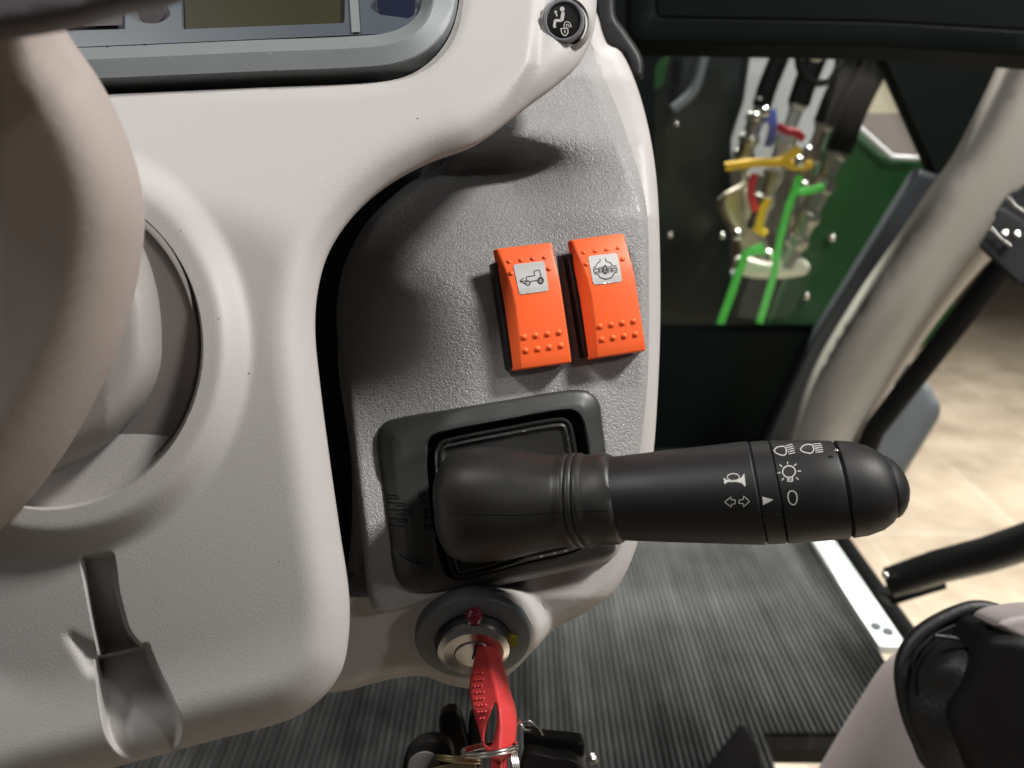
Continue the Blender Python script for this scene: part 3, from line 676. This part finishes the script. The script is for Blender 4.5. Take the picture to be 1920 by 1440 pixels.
# ------------------------------------------------------------------ seat release push button
pb = thing('push_button', 'round black push button with white seated person and open padlock symbols', 'push button', P(1056, 44, .32))
bc = cover_bv = bvh(cover)
c0 = cast(bc, 1057, 45, 0); U_ = .318/FPX
nb = (-FW*.98+RX*-.06+UP*-.16).normalized()
lathe('button_surround', c0+RX*.4*U_*8, nb, [(-.002, 47*U_), (.0012, 46*U_), (.0022, 43*U_), (.0024, 41*U_), (.0012, 39.5*U_), (-.001, 39*U_)], M['cover'], pb, 56)
lathe('button_skirt', c0, nb, [(-.001, 38.5*U_), (.0018, 38.3*U_), (.0018, 35*U_)], M['blackmatte'], pb, 56)
lathe('button_ring', c0, nb, [(.0005, 37*U_), (.0040, 36*U_), (.0050, 33.5*U_), (.0050, 31*U_), (.0042, 29*U_), (.004, 28.6*U_)], M['btnring'], pb, 56)
face = lathe('button_face', c0, nb, [(.0030, 29.5*U_), (.0044, 29*U_), (.0046, 26*U_), (.0046, 0)], M['blackmatte'], pb, 56)
bb = bvh(face); z = zoomf(990, 0, 12)
decals('button_symbol', bb, [
    (z([(790, 280), (775, 380), (760, 465)]), 6.6, False), (z([(765, 462), (600, 462)]), 5.2, False), (z([(612, 455), (590, 600)]), 5.0, False),
    (z([(655, 370), (625, 280)]), 2.6, False),
    (z([(735, 640), (760, 740), (800, 795), (850, 800), (900, 740), (895, 640), (730, 645)]), 1.9, True),
    (z([(818, 628), (810, 570), (830, 510), (880, 485), (935, 510), (975, 595), (930, 612), (910, 560), (885, 545), (862, 565), (872, 625)]), 1.6, False),
    (z([(825, 680), (835, 740)]), 2.4, False)],
    [z(ell(770, 205, 52, 56)), z([(585, 290), (615, 230), (668, 272)]), z(ell(602, 604, 32, 28)), z(ell(788, 285, 35, 25))], M['white'], pb, .00010)

# ------------------------------------------------------------------ rocker switches
def panel_frame(x, y, rot):
    """frame lying on the switch panel at a photo pixel, turned by rot degrees"""
    def q(a, b): return P(a, b, float(panel_t(np.array([a], float), np.array([b], float))[0]))
    o = q(x, y); X = (q(x+40, y)-q(x-40, y)).normalized(); Y = (q(x, y-40)-q(x, y+40)); Z = X.cross(Y).normalized(); Y = Z.cross(X)
    R = Matrix.Rotation(math.radians(rot), 3, Z); return o, R @ X, R @ Y, Z
def rocker(x, y, rot, lab, W=25.6, Ln=50.5):
    o, X, Y, Z = panel_frame(x, y, rot); mm = .001
    def w3(a, b, c): return o+X*(a*mm)+Y*(b*mm)+Z*(c*mm)
    t = thing('rocker_switch', lab, 'rocker switch', o, 'orange rocker switches on the grained panel')
    # black body
    V = []
    for b in (-Ln/2+1.2, Ln/2-5.5):
        for a, c in ((-W/2-1.7, -1), (-W/2-1.7, 1.2), (-W/2-.5, 4.5), (W/2+.5, 4.5), (W/2+1.7, 1.2), (W/2+1.7, -1)): V.append(w3(a, b, c))
    b_ = mesh('switch_body', V, [(0, 1, 2, 3, 4, 5), (11, 10, 9, 8, 7, 6)]+[(i, (i+1) % 6, (i+1) % 6+6, i+6) for i in range(6)], M['blackplastic'], t, False); bevel(b_, .0006, 2)
    # rocking cap: lofted, higher in the middle, falling towards the upper end
    secs = [(-Ln/2, 3.0, 8.6), (-Ln/2+4, 2.8, 9.3), (-12, 2.5, 9.8), (0, 2.0, 10.1), (7, 2.3, 10.0), (12, 2.8, 9.2), (16.5, 2.8, 7.9), (20.5, 2.8, 6.3), (Ln/2, 2.8, 4.4)]
    V = []; n = len(secs); ins_ = (2.8, 3.1, 3.9, 4.2, 3.9, 3.4, 2.8, 2.3, 2.0)
    for (b, z0, z1), il in zip(secs, ins_):
        V += [w3(-W/2, b, z0), w3(-W/2+il, b, z1), w3(W/2-1.3, b, z1), w3(W/2, b, z0)]
    F = [(0, 1, 2, 3), tuple(4*(n-1)+k for k in (3, 2, 1, 0))]
    for i in range(n-1):
        for k in range(4): F.append((4*i+k, 4*i+(k+1) % 4, 4*i+4+(k+1) % 4, 4*i+4+k))
    cap = mesh('rocker_cap', V, F, M['orange'], t, False)
    bevel(cap, .0010, 4, 32)
    def zt(b): return float(np.interp(b, [s[0] for s in secs], [s[2] for s in secs]))
    bm = bmesh.new(); bm.from_mesh(cap.data)
    for b in (-12.4, -17.8):
        for a in (-6.8, -1.9, 3.0, 7.9): sphere_bm(bm, w3(a, b, zt(b)-.15), 1.3*mm, X, Y, Z, .75, 16)
    for a in (-7.6, -2.6, 2.4, 7.4): sphere_bm(bm, w3(a, 18.7, zt(18.7)-.15), 1.05*mm, X, Y, Z, .75, 14)
    for a in (-7.8, 8.0): sphere_bm(bm, w3(a, 13.6, zt(13.6)-.15), 1.15*mm, X, Y, Z, .75, 14)
    bm.to_mesh(cap.data); bm.free(); cap.data.polygons.foreach_set('use_smooth', [True]*len(cap.data.polygons)); cap.data.set_sharp_from_angle(angle=math.radians(42))
    return t, cap
swa, capa = rocker(994, 577, 7.2, 'left orange rocker switch with black tractor and arrow symbol on white lens')
swb, capb = rocker(1131, 558, 7.8, 'right orange rocker switch with black differential lock symbol on white lens')
z = zoomf(860, 420, 4.8)
def lensprint(t, cap, poly, strokes, fills):
    tr = bvh(cap); o_ = round_poly(poly, 5, 4)
    ln = decals('symbol_lens', tr, [], [o_], M['lens'], t, .00022)
    tr2 = bvh(ln); decals('symbol_print', tr2, strokes, fills, M['print'], t, .00008)
lensprint(swa, capa, z([(490, 368), (768, 335), (812, 600), (548, 636)]), [
    (z([(550, 516), (606, 514)]), 1.69, False), (z([(586, 486), (548, 515), (604, 540)]), 1.69, False),
    (z([(610, 508), (608, 476), (686, 464), (676, 424), (726, 414), (744, 482)]), 1.62, False),
    (z([(648, 517), (706, 508)]), 1.82, False), (z(ell(622, 532, 21, 20)), 1.95, True), (z(ell(737, 510, 21, 24)), 3.90, True)],
    [z(ell(622, 532, 5, 5)), z(ell(737, 510, 6, 6))])
ar = [(z([(1272, 314), (1272, 338), (1246, 356), (1232, 388)]), 1.69, False), (z([(1320, 309), (1326, 335), (1364, 348), (1386, 380), (1420, 377)]), 1.69, False),
      (z([(1222, 452), (1252, 446), (1268, 478), (1325, 498), (1376, 482), (1400, 440), (1428, 432)]), 1.82, False), (z([(1232, 388), (1212, 392)]), 1.69, False),
      (z([(1214, 408), (1258, 402), (1262, 430), (1218, 436)]), 1.82, True), (z([(1378, 402), (1420, 395), (1425, 418), (1382, 424)]), 1.82, True),
      (z(ell(1318, 412, 20, 38, rot=-3)), 1.95, True), (z(ell(1318, 398, 10, 14)), 1.30, True), (z(ell(1320, 426, 14, 14)), 2.08, True)]
for k in range(6): ar.append((z([(1264, 392+k*10), (1290, 388+k*10)]), .7, False)); ar.append((z([(1346, 384+k*10), (1372, 380+k*10)]), .7, False))
for a, b in ((1264, 1290), (1346, 1373)): ar.append((z([(a, 390), (a+4, 446)]), .8, False)); ar.append((z([(b, 386), (b+3, 440)]), .8, False))
lensprint(swb, capb, z([(1163, 292), (1425, 264), (1472, 518), (1212, 548)]), ar, [z(ell(1321, 427, 4, 4))])

# ------------------------------------------------------------------ light control stalk
st = thing('control_stalk', 'black multifunction control stalk with white lamp, horn and arrow symbols in rubber boot', 'control stalk', P(900, 950, .30))
def bz_t(x, y): return panel_t(x, np.maximum(y, 705))-.0055
bz_out = smooth_closed([(706, 832), (712, 802), (735, 786), (850, 766), (960, 748), (1060, 732), (1100, 733), (1122, 752), (1130, 800), (1142, 900), (1152, 1000), (1152, 1036), (1120, 1050), (960, 1084), (840, 1108), (790, 1113), (758, 1103), (740, 1078), (728, 1000), (716, 910)], 5)
bz_hole = smooth_closed([(800, 840), (806, 822), (825, 812), (940, 790), (1055, 770), (1082, 774), (1096, 800), (1110, 900), (1120, 990), (1112, 1020), (980, 1056), (860, 1086), (838, 1076), (818, 1010), (806, 930)], 5)
def bz_d(x, y):
    t = bz_t(x, y)
    s = sstep(0, 26, -sdf(np.stack([x, y], 1), bz_hole))
    sc = sstep(868, 900, y-(x-735)*-.45)*(1-sstep(1035, 1050, y-(x-760)*.35))*(x < 815)
    return t+.0012*sc
bez = shell('bezel', bz_out, bz_d, M['bezelplastic'], st, profs=[roll(5, .002, 3), [(0, .0035), (12, .0022), (30, .0006), (45, 0)]], holes=[bz_hole], holeprof=[(0, .001), (3, 0)], step=5, wall=.010)
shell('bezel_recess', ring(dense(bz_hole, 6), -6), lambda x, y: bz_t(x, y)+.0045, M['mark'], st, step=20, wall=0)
tb = bvh(bez); zz = zoomf(700, 880, 6.857)
em = []
for pts in ([(150, 322), (330, 345)], [(170, 372), (340, 378)], [(180, 420), (300, 436), (408, 438), (412, 466), (290, 468)], [(190, 510), (300, 524), (488, 524), (490, 576), (320, 580)],
            [(205, 622), (320, 640), (438, 644), (434, 672), (310, 672)], [(215, 708), (300, 728), (385, 736)], [(345, 1104), (450, 1170), (560, 1206), (628, 1216)]):
    em.append((zz(pts), 1.5, False))
G_ = {'S': [[(1, 1), (0, 1), (0, .5), (1, .5), (1, 0), (0, 0)]], 'E': [[(1, 1), (0, 1), (0, 0), (1, 0)], [(0, .5), (.8, .5)]], 'A': [[(0, 0), (0, 1), (1, 1), (1, 0)], [(0, .5), (1, .5)]], 'K': [[(0, 0), (0, 1)], [(1, 1), (0, .5), (1, 0)]], 'O': [[(0, 0), (0, 1), (1, 1), (1, 0), (0, 0)]]}
for i, ch in enumerate('SEAKO'):
    cx, cy = 786.5+i*2.7, 922+i*15.4
    for pth in G_[ch]: em.append(([(cx+v*9.5+.3*u*2, cy+u*9.5) for u, v in pth], 1.9, False))
decals('emboss_shade_marks', tb, em, [], M['mark'], st, .00010)  # flat black strokes put the shade of the embossing into colour
# flange of the rubber boot
fl = smooth_closed([(815, 905), (813, 850), (822, 830), (840, 822), (950, 800), (1050, 783), (1068, 790), (1077, 815), (1090, 900), (1104, 1000), (1096, 1026), (980, 1056), (870, 1086), (850, 1080), (832, 1020), (820, 960)], 5)
shell('boot_flange', fl, lambda x, y: bz_t(x, y)-.0005, M['rubber'], st, profs=[[(0, .0025), (2, .0008), (4, 0), (7, .0003), (9, .0012), (12, .0004), (15, 0.0), (20, .0012), (60, .0016)]], step=6, wall=.008, sharp=60)
A0, A1 = P(832, 948, .2975), P(1160, 934, .2785); ax = A1-A0; LA = ax.length; sc_ = .285/FPX
bp = [(0, 0), (.0, 30), (.01, 58), (.03, 76), (.07, 95), (.14, 107), (.24, 111), (.36, 110), (.48, 103), (.60, 93), (.68, 88.5), (.70, 87.5), (.725, 91), (.745, 91), (.755, 88), (.765, 91.5), (.785, 91.5), (.795, 88), (.805, 91.5), (.825, 91.5), (.84, 88), (.86, 87.5), (.92, 89), (.97, 88), (.995, 84), (1.0, 80), (.99, 70)]
bm = bmesh.new(); lathe_bm(bm, A0, ax, [(s*LA, r*sc_*(1-.06*s)) for s, r in bp], 72)
rimn = [v for v in bm.verts]
for v in bm.verts:      # dents near the collar and a slightly squashed bulb
    s = (v.co-A0).dot(ax)/LA/LA
    u = (v.co-(A0+ax*s)); uu = u.dot(UP)/max(1e-6, u.length); ff = u.dot(-FW)/max(1e-6, u.length)
    v.co -= ax.normalized()*(.085*u.dot(UP)*sstep(.6, 1.0, s))
    g1 = math.exp(-((s-.90)/.035)**2)*math.exp(-((uu-.55)/.25)**2)*(ff > 0); g2 = math.exp(-((s-.955)/.03)**2)*math.exp(-((uu-.2)/.25)**2)*(ff > 0)
    v.co += u*(.13*max(0, 1-s*1.6)*abs(2*uu*ff)*(ff > 0))
    g3 = math.exp(-((s-.45)/.2)**2)*math.exp(-((uu-.35)/.2)**2)*(ff > 0)
    v.co -= u*(.045*g1+.055*g2+.03*g3)
    v.co += UP*(.0012*math.sin(s*5)*(uu < 0)*(1-s))
from_bm('rubber_boot', bm, M['rubber'], st, sharp=50)
tbt = bvh(bpy.data.objects['rubber_boot'])
decals('mould_seam', tbt, [([(838, 962), (900, 966), (980, 966), (1060, 960), (1140, 958)], .9, False)], [], M['mark'], st, .00005)
# grip, index band, rotary knob and end button, all on one axis
B0, B1 = P(1140, 935, .2795), P(1690, 912, .2540); bx = B1-B0; LB = bx.length; bu = bx.normalized()
def atx(px):          # axis parameter for a photo column
    lo, hi = -.5, 1.5
    for _ in range(40):
        m_ = (lo+hi)/2; q = B0+bx*m_-CAM; X = 960+FPX*q.dot(RX)/q.dot(FW)
        if X < px: lo = m_
        else: hi = m_
    return lo
def rpx(px, r): q = B0+bx*atx(px)-CAM; return (atx(px)*LB, r*q.dot(FW)/FPX)
tilt = (bu+UP*.115).normalized()
def seg(name, prof, m, sg=96, skew=True):
    bm = bmesh.new(); pr = [rpx(x, r) for x, r in prof]; lathe_bm(bm, B0, bu, pr, sg)
    if skew:
        for v in bm.verts:
            u = (v.co-B0)-bu*(v.co-B0).dot(bu); v.co -= bu*(.085*u.dot(UP))
    return from_bm(name, bm, m, st, sharp=30)
grip = seg('grip', [(1150, 60), (1150, 74), (1152, 77), (1160, 78), (1250, 85), (1400, 95.5), (1416, 96.5), (1418, 95), (1419, 80)], M['blackmatte'])
band = seg('index_band', [(1420, 80), (1421, 93), (1423, 95.5), (1440, 96), (1455, 96), (1457, 93.5), (1458, 90)], M['blackmatte'])
knob = seg('rotary_knob', [(1458, 80), (1458, 91), (1460, 95.5), (1463, 96), (1520, 94), (1572, 91.5), (1575, 90), (1576, 78)], M['blackmatte'])
seg('groove_ring', [(1414, 88), (1418, 91.5), (1459, 91.0), (1466, 80)], M['void'])
seg('end_groove', [(1570, 82), (1584, 82), (1590, 70)], M['void'])
endc = seg('end_collar', [(1579, 78), (1580, 88.5), (1583, 91), (1610, 88), (1640, 79), (1660, 67), (1668, 58), (1670, 50)], M['blackmatte'])
seg('end_button', [(1660, 58), (1672, 58), (1680, 53), (1690, 42), (1697, 30), (1702, 16), (1704, 0)], M['blackmatte'], 64)
bm = bmesh.new(); sphere_bm(bm, P(1568, 846, .2485), .0007, sz=.6); from_bm('glint_bead', bm, M['steel'], st)  # tiny steel bead added as the white glint on the stalk
# skew the cut planes slightly as seen on the real stalk
tr = bvh(grip, band, knob, endc); z = zoomf(1340, 820, 6.857)
ic = []; fi = []
def add(p, wd=1.25, c=False): ic.append((z(p), wd, c))
add([(760, 175), (800, 130), (860, 118), (905, 125), (922, 165), (918, 215), (895, 236), (840, 228), (790, 205)], 1.4, True)
for k, (a, b) in enumerate(((915, 112), (925, 138), (935, 163), (940, 190), (950, 218))): add([(a, b), (a+85, b-20)], 1.1)
add([(1100, 155), (1140, 108), (1200, 92), (1255, 100), (1275, 150), (1262, 195), (1230, 210), (1160, 198), (1120, 180)], 1.4, True)
for k, (a, b) in enumerate(((1265, 92), (1278, 118), (1285, 144), (1292, 170), (1298, 196))): add([(a, b), (a+100, b-10)], 1.1)
add(ell(955, 442, 82, 74, n=28), 1.7, True); add([(940, 515), (940, 565), (1000, 565), (1000, 515)], 1.9); add([(950, 538), (990, 538)], 1.2)
for a, b, c, d in ((936, 315, 938, 350), (835, 352, 868, 382), (1048, 342, 1022, 370), (808, 460, 850, 455), (1065, 437, 1110, 433), (862, 555, 890, 522), (1045, 515, 1078, 545)): add([(a, b), (c, d)], 1.5)
add(smooth_open([(1000, 685), (1045, 720), (1058, 790), (1040, 850), (1000, 865), (960, 830), (942, 770), (955, 705), (1000, 685)], 4), 1.7)
add([(130, 830), (208, 765), (212, 802), (265, 804), (262, 855), (216, 858), (212, 898), (130, 830)], 1.2)
add([(448, 822), (372, 755), (365, 798), (312, 808), (312, 848), (368, 850), (372, 892), (448, 822)], 1.2)
add(ell(240, 512, 78, 44, n=24), 1.6, True)
fi.append(z([(115, 520), (165, 552), (290, 545), (350, 515), (380, 462), (400, 630), (385, 628), (350, 590), (290, 575), (170, 575), (125, 604)]))
fi.append(z([(612, 762), (755, 802), (622, 870)]))
decals('printed_symbols', tr, ic, fi, M['cream'], st, .00012)
decals('index_notch', tr, [(z([(590, 1075), (830, 985), (835, 960)]), 4.2, False)], [], M['void'], st, .00014)

# ------------------------------------------------------------------ ignition switch
ig = thing('ignition_switch', 'round ignition lock with bright metal ring on slate disc under the stalk', 'ignition switch', P(890, 1200, .31))
ni = (UP*-.52-FW*.85+RX*.05).normalized(); ci = P(888, 1197, .3165); k = .3195/FPX
lathe('base_disc', ci, ni, [(-.006, 109*k), (0, 108.5*k), (.0008, 107*k), (.0012, 104*k), (.0013, 72*k), (.0005, 70*k), (.0005, 40*k)], M['disc'], ig, 72)
lathe('barrel', ci, ni, [(.0, 68*k), (.0048, 66*k), (.0054, 64*k), (.0054, 58*k)], M['bezelplastic'], ig, 64)
lathe('metal_ring', ci, ni, [(.0042, 66*k), (.0064, 65.5*k), (.0080, 55*k), (.0080, 36*k), (.0074, 34.5*k)], M['metal'], ig, 72, sharp=15)
plug = lathe('key_plug', ci, ni, [(.0066, 34*k), (.0080, 33.5*k), (.0084, 31*k), (.0081, 0)], M['metal'], ig, 48, sharp=20)
pt = bvh(plug); decals('key_slot', pt, [([(886, 1236), (894, 1206), (900, 1203)], 4.2, False)], [], M['void'], ig, .0001)
bm = bmesh.new(); vU = (UP-ni*UP.dot(ni)).normalized(); ctr = ci+vU*.0165+ni*.003; sphere_bm(bm, ctr, .0036, sz=.8, seg=20); tube_bm(bm, [ctr, ctr-vU*.0035+ni*.0008, ctr-vU*.0055+ni*.001], .0021, 12)
from_bm('red_pointer', bm, M['redlens'], ig)
bm = bmesh.new(); ctr = P(960, 1198, .3145); bmesh.ops.create_cube(bm, size=1, matrix=Matrix.Translation(ctr) @ Matrix(((*(RX*.0046), 0), (*(UP*.0052), 0), (*(ni*.003), 0), (0, 0, 0, 1))).transposed()); bmesh.ops.bevel(bm, geom=bm.edges[:], offset=.0006, segments=2, affect='EDGES'); from_bm('yellow_marker', bm, M['yellowlens'], ig)

# ------------------------------------------------------------------ ignition key and ring of keys
ky = thing('ignition_key', 'red plastic headed ignition key with dotted grip plugged into the lock', 'key', P(925, 1300, .28))
ko = smooth_closed([(897, 1214), (914, 1211), (931, 1217), (946, 1252), (958, 1298), (967, 1330), (969, 1362), (965, 1395), (955, 1418), (936, 1426), (918, 1420), (906, 1396), (896, 1362), (885, 1325), (880, 1290), (886, 1250)], 4)
kh = smooth_closed([(928, 1320), (932, 1338), (930, 1362), (926, 1385), (919, 1399), (910, 1396), (908, 1382), (915, 1350)], 3)
def key_t(x, y):
    xr = np.interp(y, [1211, 1250, 1290, 1325, 1360, 1400, 1426], [909, 920, 930, 937, 940, 938, 936]); d = x-xr
    return np.interp(y, [1211, 1260, 1330, 1426], [.302, .287, .272, .264])+np.where(d < 0, -d*1.3e-4, d*3.2e-4)
kb = shell('key_head', ko, key_t, M['key'], ky, profs=[roll(4, .0012, 3)], holes=[kh], holeprof=[(0, .0008), (2.5, 0)], step=4, wall=.010, ostep=2, sharp=75, ray=True)
bm = bmesh.new(); bm.from_mesh(kb.data); tk = BVHTree.FromBMesh(bm)
for j in range(9):
    yy = 1252+j*12; x0 = np.interp(yy, [1250, 1290, 1350], [893, 892, 901])
    for i in range(3 if j < 8 else 2):
        c = cast(tk, x0+i*6.5-(2 if j % 2 else 0), yy+(-i*.8), 0)
        if c: sphere_bm(bm, c, .0006, sz=.7, seg=8)
bm.to_mesh(kb.data); bm.free(); kb.data.polygons.foreach_set('use_smooth', [True]*len(kb.data.polygons))
tube('key_blade', [P(904, 1216, .308), P(914, 1226, .303)], .0016, M['steel'], ky, flat=.4, flatdir=RX)
def ring3(c, X, Y, r, n=40): return [c+X*(r*math.cos(2*math.pi*i/n))+Y*(r*math.sin(2*math.pi*i/n)) for i in range(n)]
kr = thing('key_ring', 'double coil split ring passing through the red key head', 'key ring', P(915, 1400, .268))
nX = (RX*.98+UP*.12).normalized(); nY = (UP*.28-FW*.95).normalized()
bm = bmesh.new()
for dz in (0, .0011): tube_bm(bm, ring3(P(918, 1402, .2705)-UP*dz, nX, nY, .0098), .00055, 8, closed=True)
from_bm('ring_coil', bm, M['steel'], kr)
bm = bmesh.new()
kr2 = thing('key_ring', 'loose split ring around a brass tag at left of the red key', 'key ring', P(860, 1410, .29))
for dz in (0, .0012): tube_bm(bm, ring3(P(858, 1420, .288)-UP*dz, (RX*.98-UP*.10).normalized(), (UP*.42-FW*.9).normalized(), .0082), .00055, 8, closed=True)
from_bm('ring_coil', bm, M['brass'], kr2)
bm = bmesh.new()
kr3 = thing('key_ring', 'bundle of upright steel rings hanging right of the red key', 'key ring', P(960, 1430, .275))
for q in (0, 1, 2, 3): tube_bm(bm, ring3(P(950+q*3.5, 1440, .276+.002*q), (RX*.30-FW*.95).normalized(), UP, .0085), .00045, 8, closed=True)
from_bm('ring_coil', bm, M['steel'], kr3)
tag(tube('wire_loop', smooth_open([P(968, 1362, .285), P(975, 1354, .285), P(992, 1352, .285), (P(1008, 1362, .286)), P(1018, 1378, .287)], 8), .0004, M['steel']), 'thin bright wire loop standing up right of the red key', 'wire')
tag(tube('wire_hook', [P(970, 1346, .29), P(982, 1368, .29), P(996, 1370, .29)], .00045, M['steel']), 'short bent silver wire just behind the red key', 'wire')
tag(shell('key_strap', round_poly([(920, 1420), (950, 1422), (952, 1500), (920, 1500)], 3), lambda x, y: .272-.0003*np.abs(x-936)*-1, M['key'], None, profs=[roll(4, .001)], step=6, wall=.003), 'flat red strap hanging from the bottom of the key head', 'strap')
def fob(poly, t, lab, m='blackmatte', w_=.006, r=6):
    o = thing('spare_key', lab, 'key', P(*poly[0], t), 'spare keys hanging under the ignition')
    shell('key_head', smooth_closed(poly, 4), lambda x, y: t+0*x, M[m], o, profs=[roll(r, .0016, 4)], step=7, wall=w_)
    return o
f1 = fob([(757, 1424), (775, 1398), (805, 1386), (838, 1394), (850, 1420), (850, 1500), (757, 1500)], .286, 'black round headed spare key at lower left of the key bunch')
shell('grey_insert', smooth_closed([(764, 1430), (782, 1412), (806, 1410), (824, 1425), (826, 1500), (764, 1500)], 5), lambda x, y: .2852+0*x, M['collar'], f1, profs=[roll(4, .0006)], step=8, wall=.002)
fob([(824, 1345), (838, 1332), (855, 1334), (870, 1368), (876, 1420), (840, 1432), (828, 1390)], .305, 'upright slim black spare key behind the rings')
fob([(985, 1376), (1020, 1380), (1090, 1388), (1096, 1396), (1094, 1420), (1060, 1424), (990, 1418)], .30, 'wide black spare key lying to the right of the red key')
fob([(985, 1414), (1040, 1418), (1086, 1430), (1100, 1500), (985, 1500)], .288, 'black spare key half out of view at bottom right of the bunch')
fob([(880, 1345), (895, 1340), (905, 1400), (900, 1440), (882, 1430)], .31, 'dark narrow spare key directly behind the red head')
tag(shell('brass_tag', round_poly([(806, 1440), (845, 1432), (892, 1418), (894, 1500), (806, 1500)], 4), lambda x, y: .284+0*x, M['brass'], None, profs=[roll(2, .0005)], step=8, wall=.0015), 'worn yellowish metal tag on the left split ring', 'tag')
bm = bmesh.new(); sphere_bm(bm, P(1110, 1424, .70), .006); tag(from_bm('floor_bolt', bm, M['steel']), 'single shiny bolt head on the floor right of the keys', 'bolt')

# ================================================================== STEERING COLUMN
sc = thing('steering_column', 'smooth taupe steering column cover close to the camera on the left', 'steering column', P(100, 700, .22))
co = smooth_closed([(-260, -220), (20, -220), (60, -120), (100, -10), (126, 60), (180, 140), (208, 190), (240, 262), (262, 335), (271, 405), (267, 470), (250, 560), (215, 670), (160, 785), (100, 880), (20, 975), (-80, 1050), (-260, 1080)], 10)
shell('column_cover', co, lambda x, y: .146+.055*np.clip((y-60)/950, 0, 1)+.00001*np.abs(x), M['column'], sc, profs=[roll(140, .024, 16)], step=12, wall=.03, ostep=8, ray=True)
bt = smooth_closed([(-160, 300), (180, 330), (262, 450), (292, 530), (304, 620), (298, 700), (262, 770), (190, 840), (90, 890), (-160, 930)], 8)
shell('column_sleeve', bt, lambda x, y: .229+.00002*np.abs(x-200), M['sleeve'], sc, profs=[roll(60, .016, 8)], step=12, wall=.014, ray=True)
shell('column_collar', ell(ECX, ECY, ERX-5, ERY-5, n=140), lambda x, y: .2440+.0*x, M['collar'], sc, profs=[[(0, .0012), (3, .0003), (7, 0), (8, .0008), (200, .0012)]], step=12, wall=.012)
tag(shell('steering_wheel', smooth_closed([(-320, -70), (420, -70), (380, -30), (330, 8), (230, 30), (150, 52), (60, 68), (-60, 84), (-320, 100)], 10), lambda x, y: .112+0*x, M['wheel'], None, profs=[roll(40, .012, 6)], step=16, wall=.02, ray=True), 'dark brown blurred steering wheel hub at the top left corner', 'steering wheel')
tag(shell('column_lever', smooth_closed([(-120, 930), (0, 958), (22, 962), (10, 985), (-20, 1020), (-120, 1050)], 8), lambda x, y: .25+0*x, M['blackmatte'], None, profs=[roll(8, .003)], step=12, wall=.008), 'small dark lever tip at the left edge under the column', 'lever')
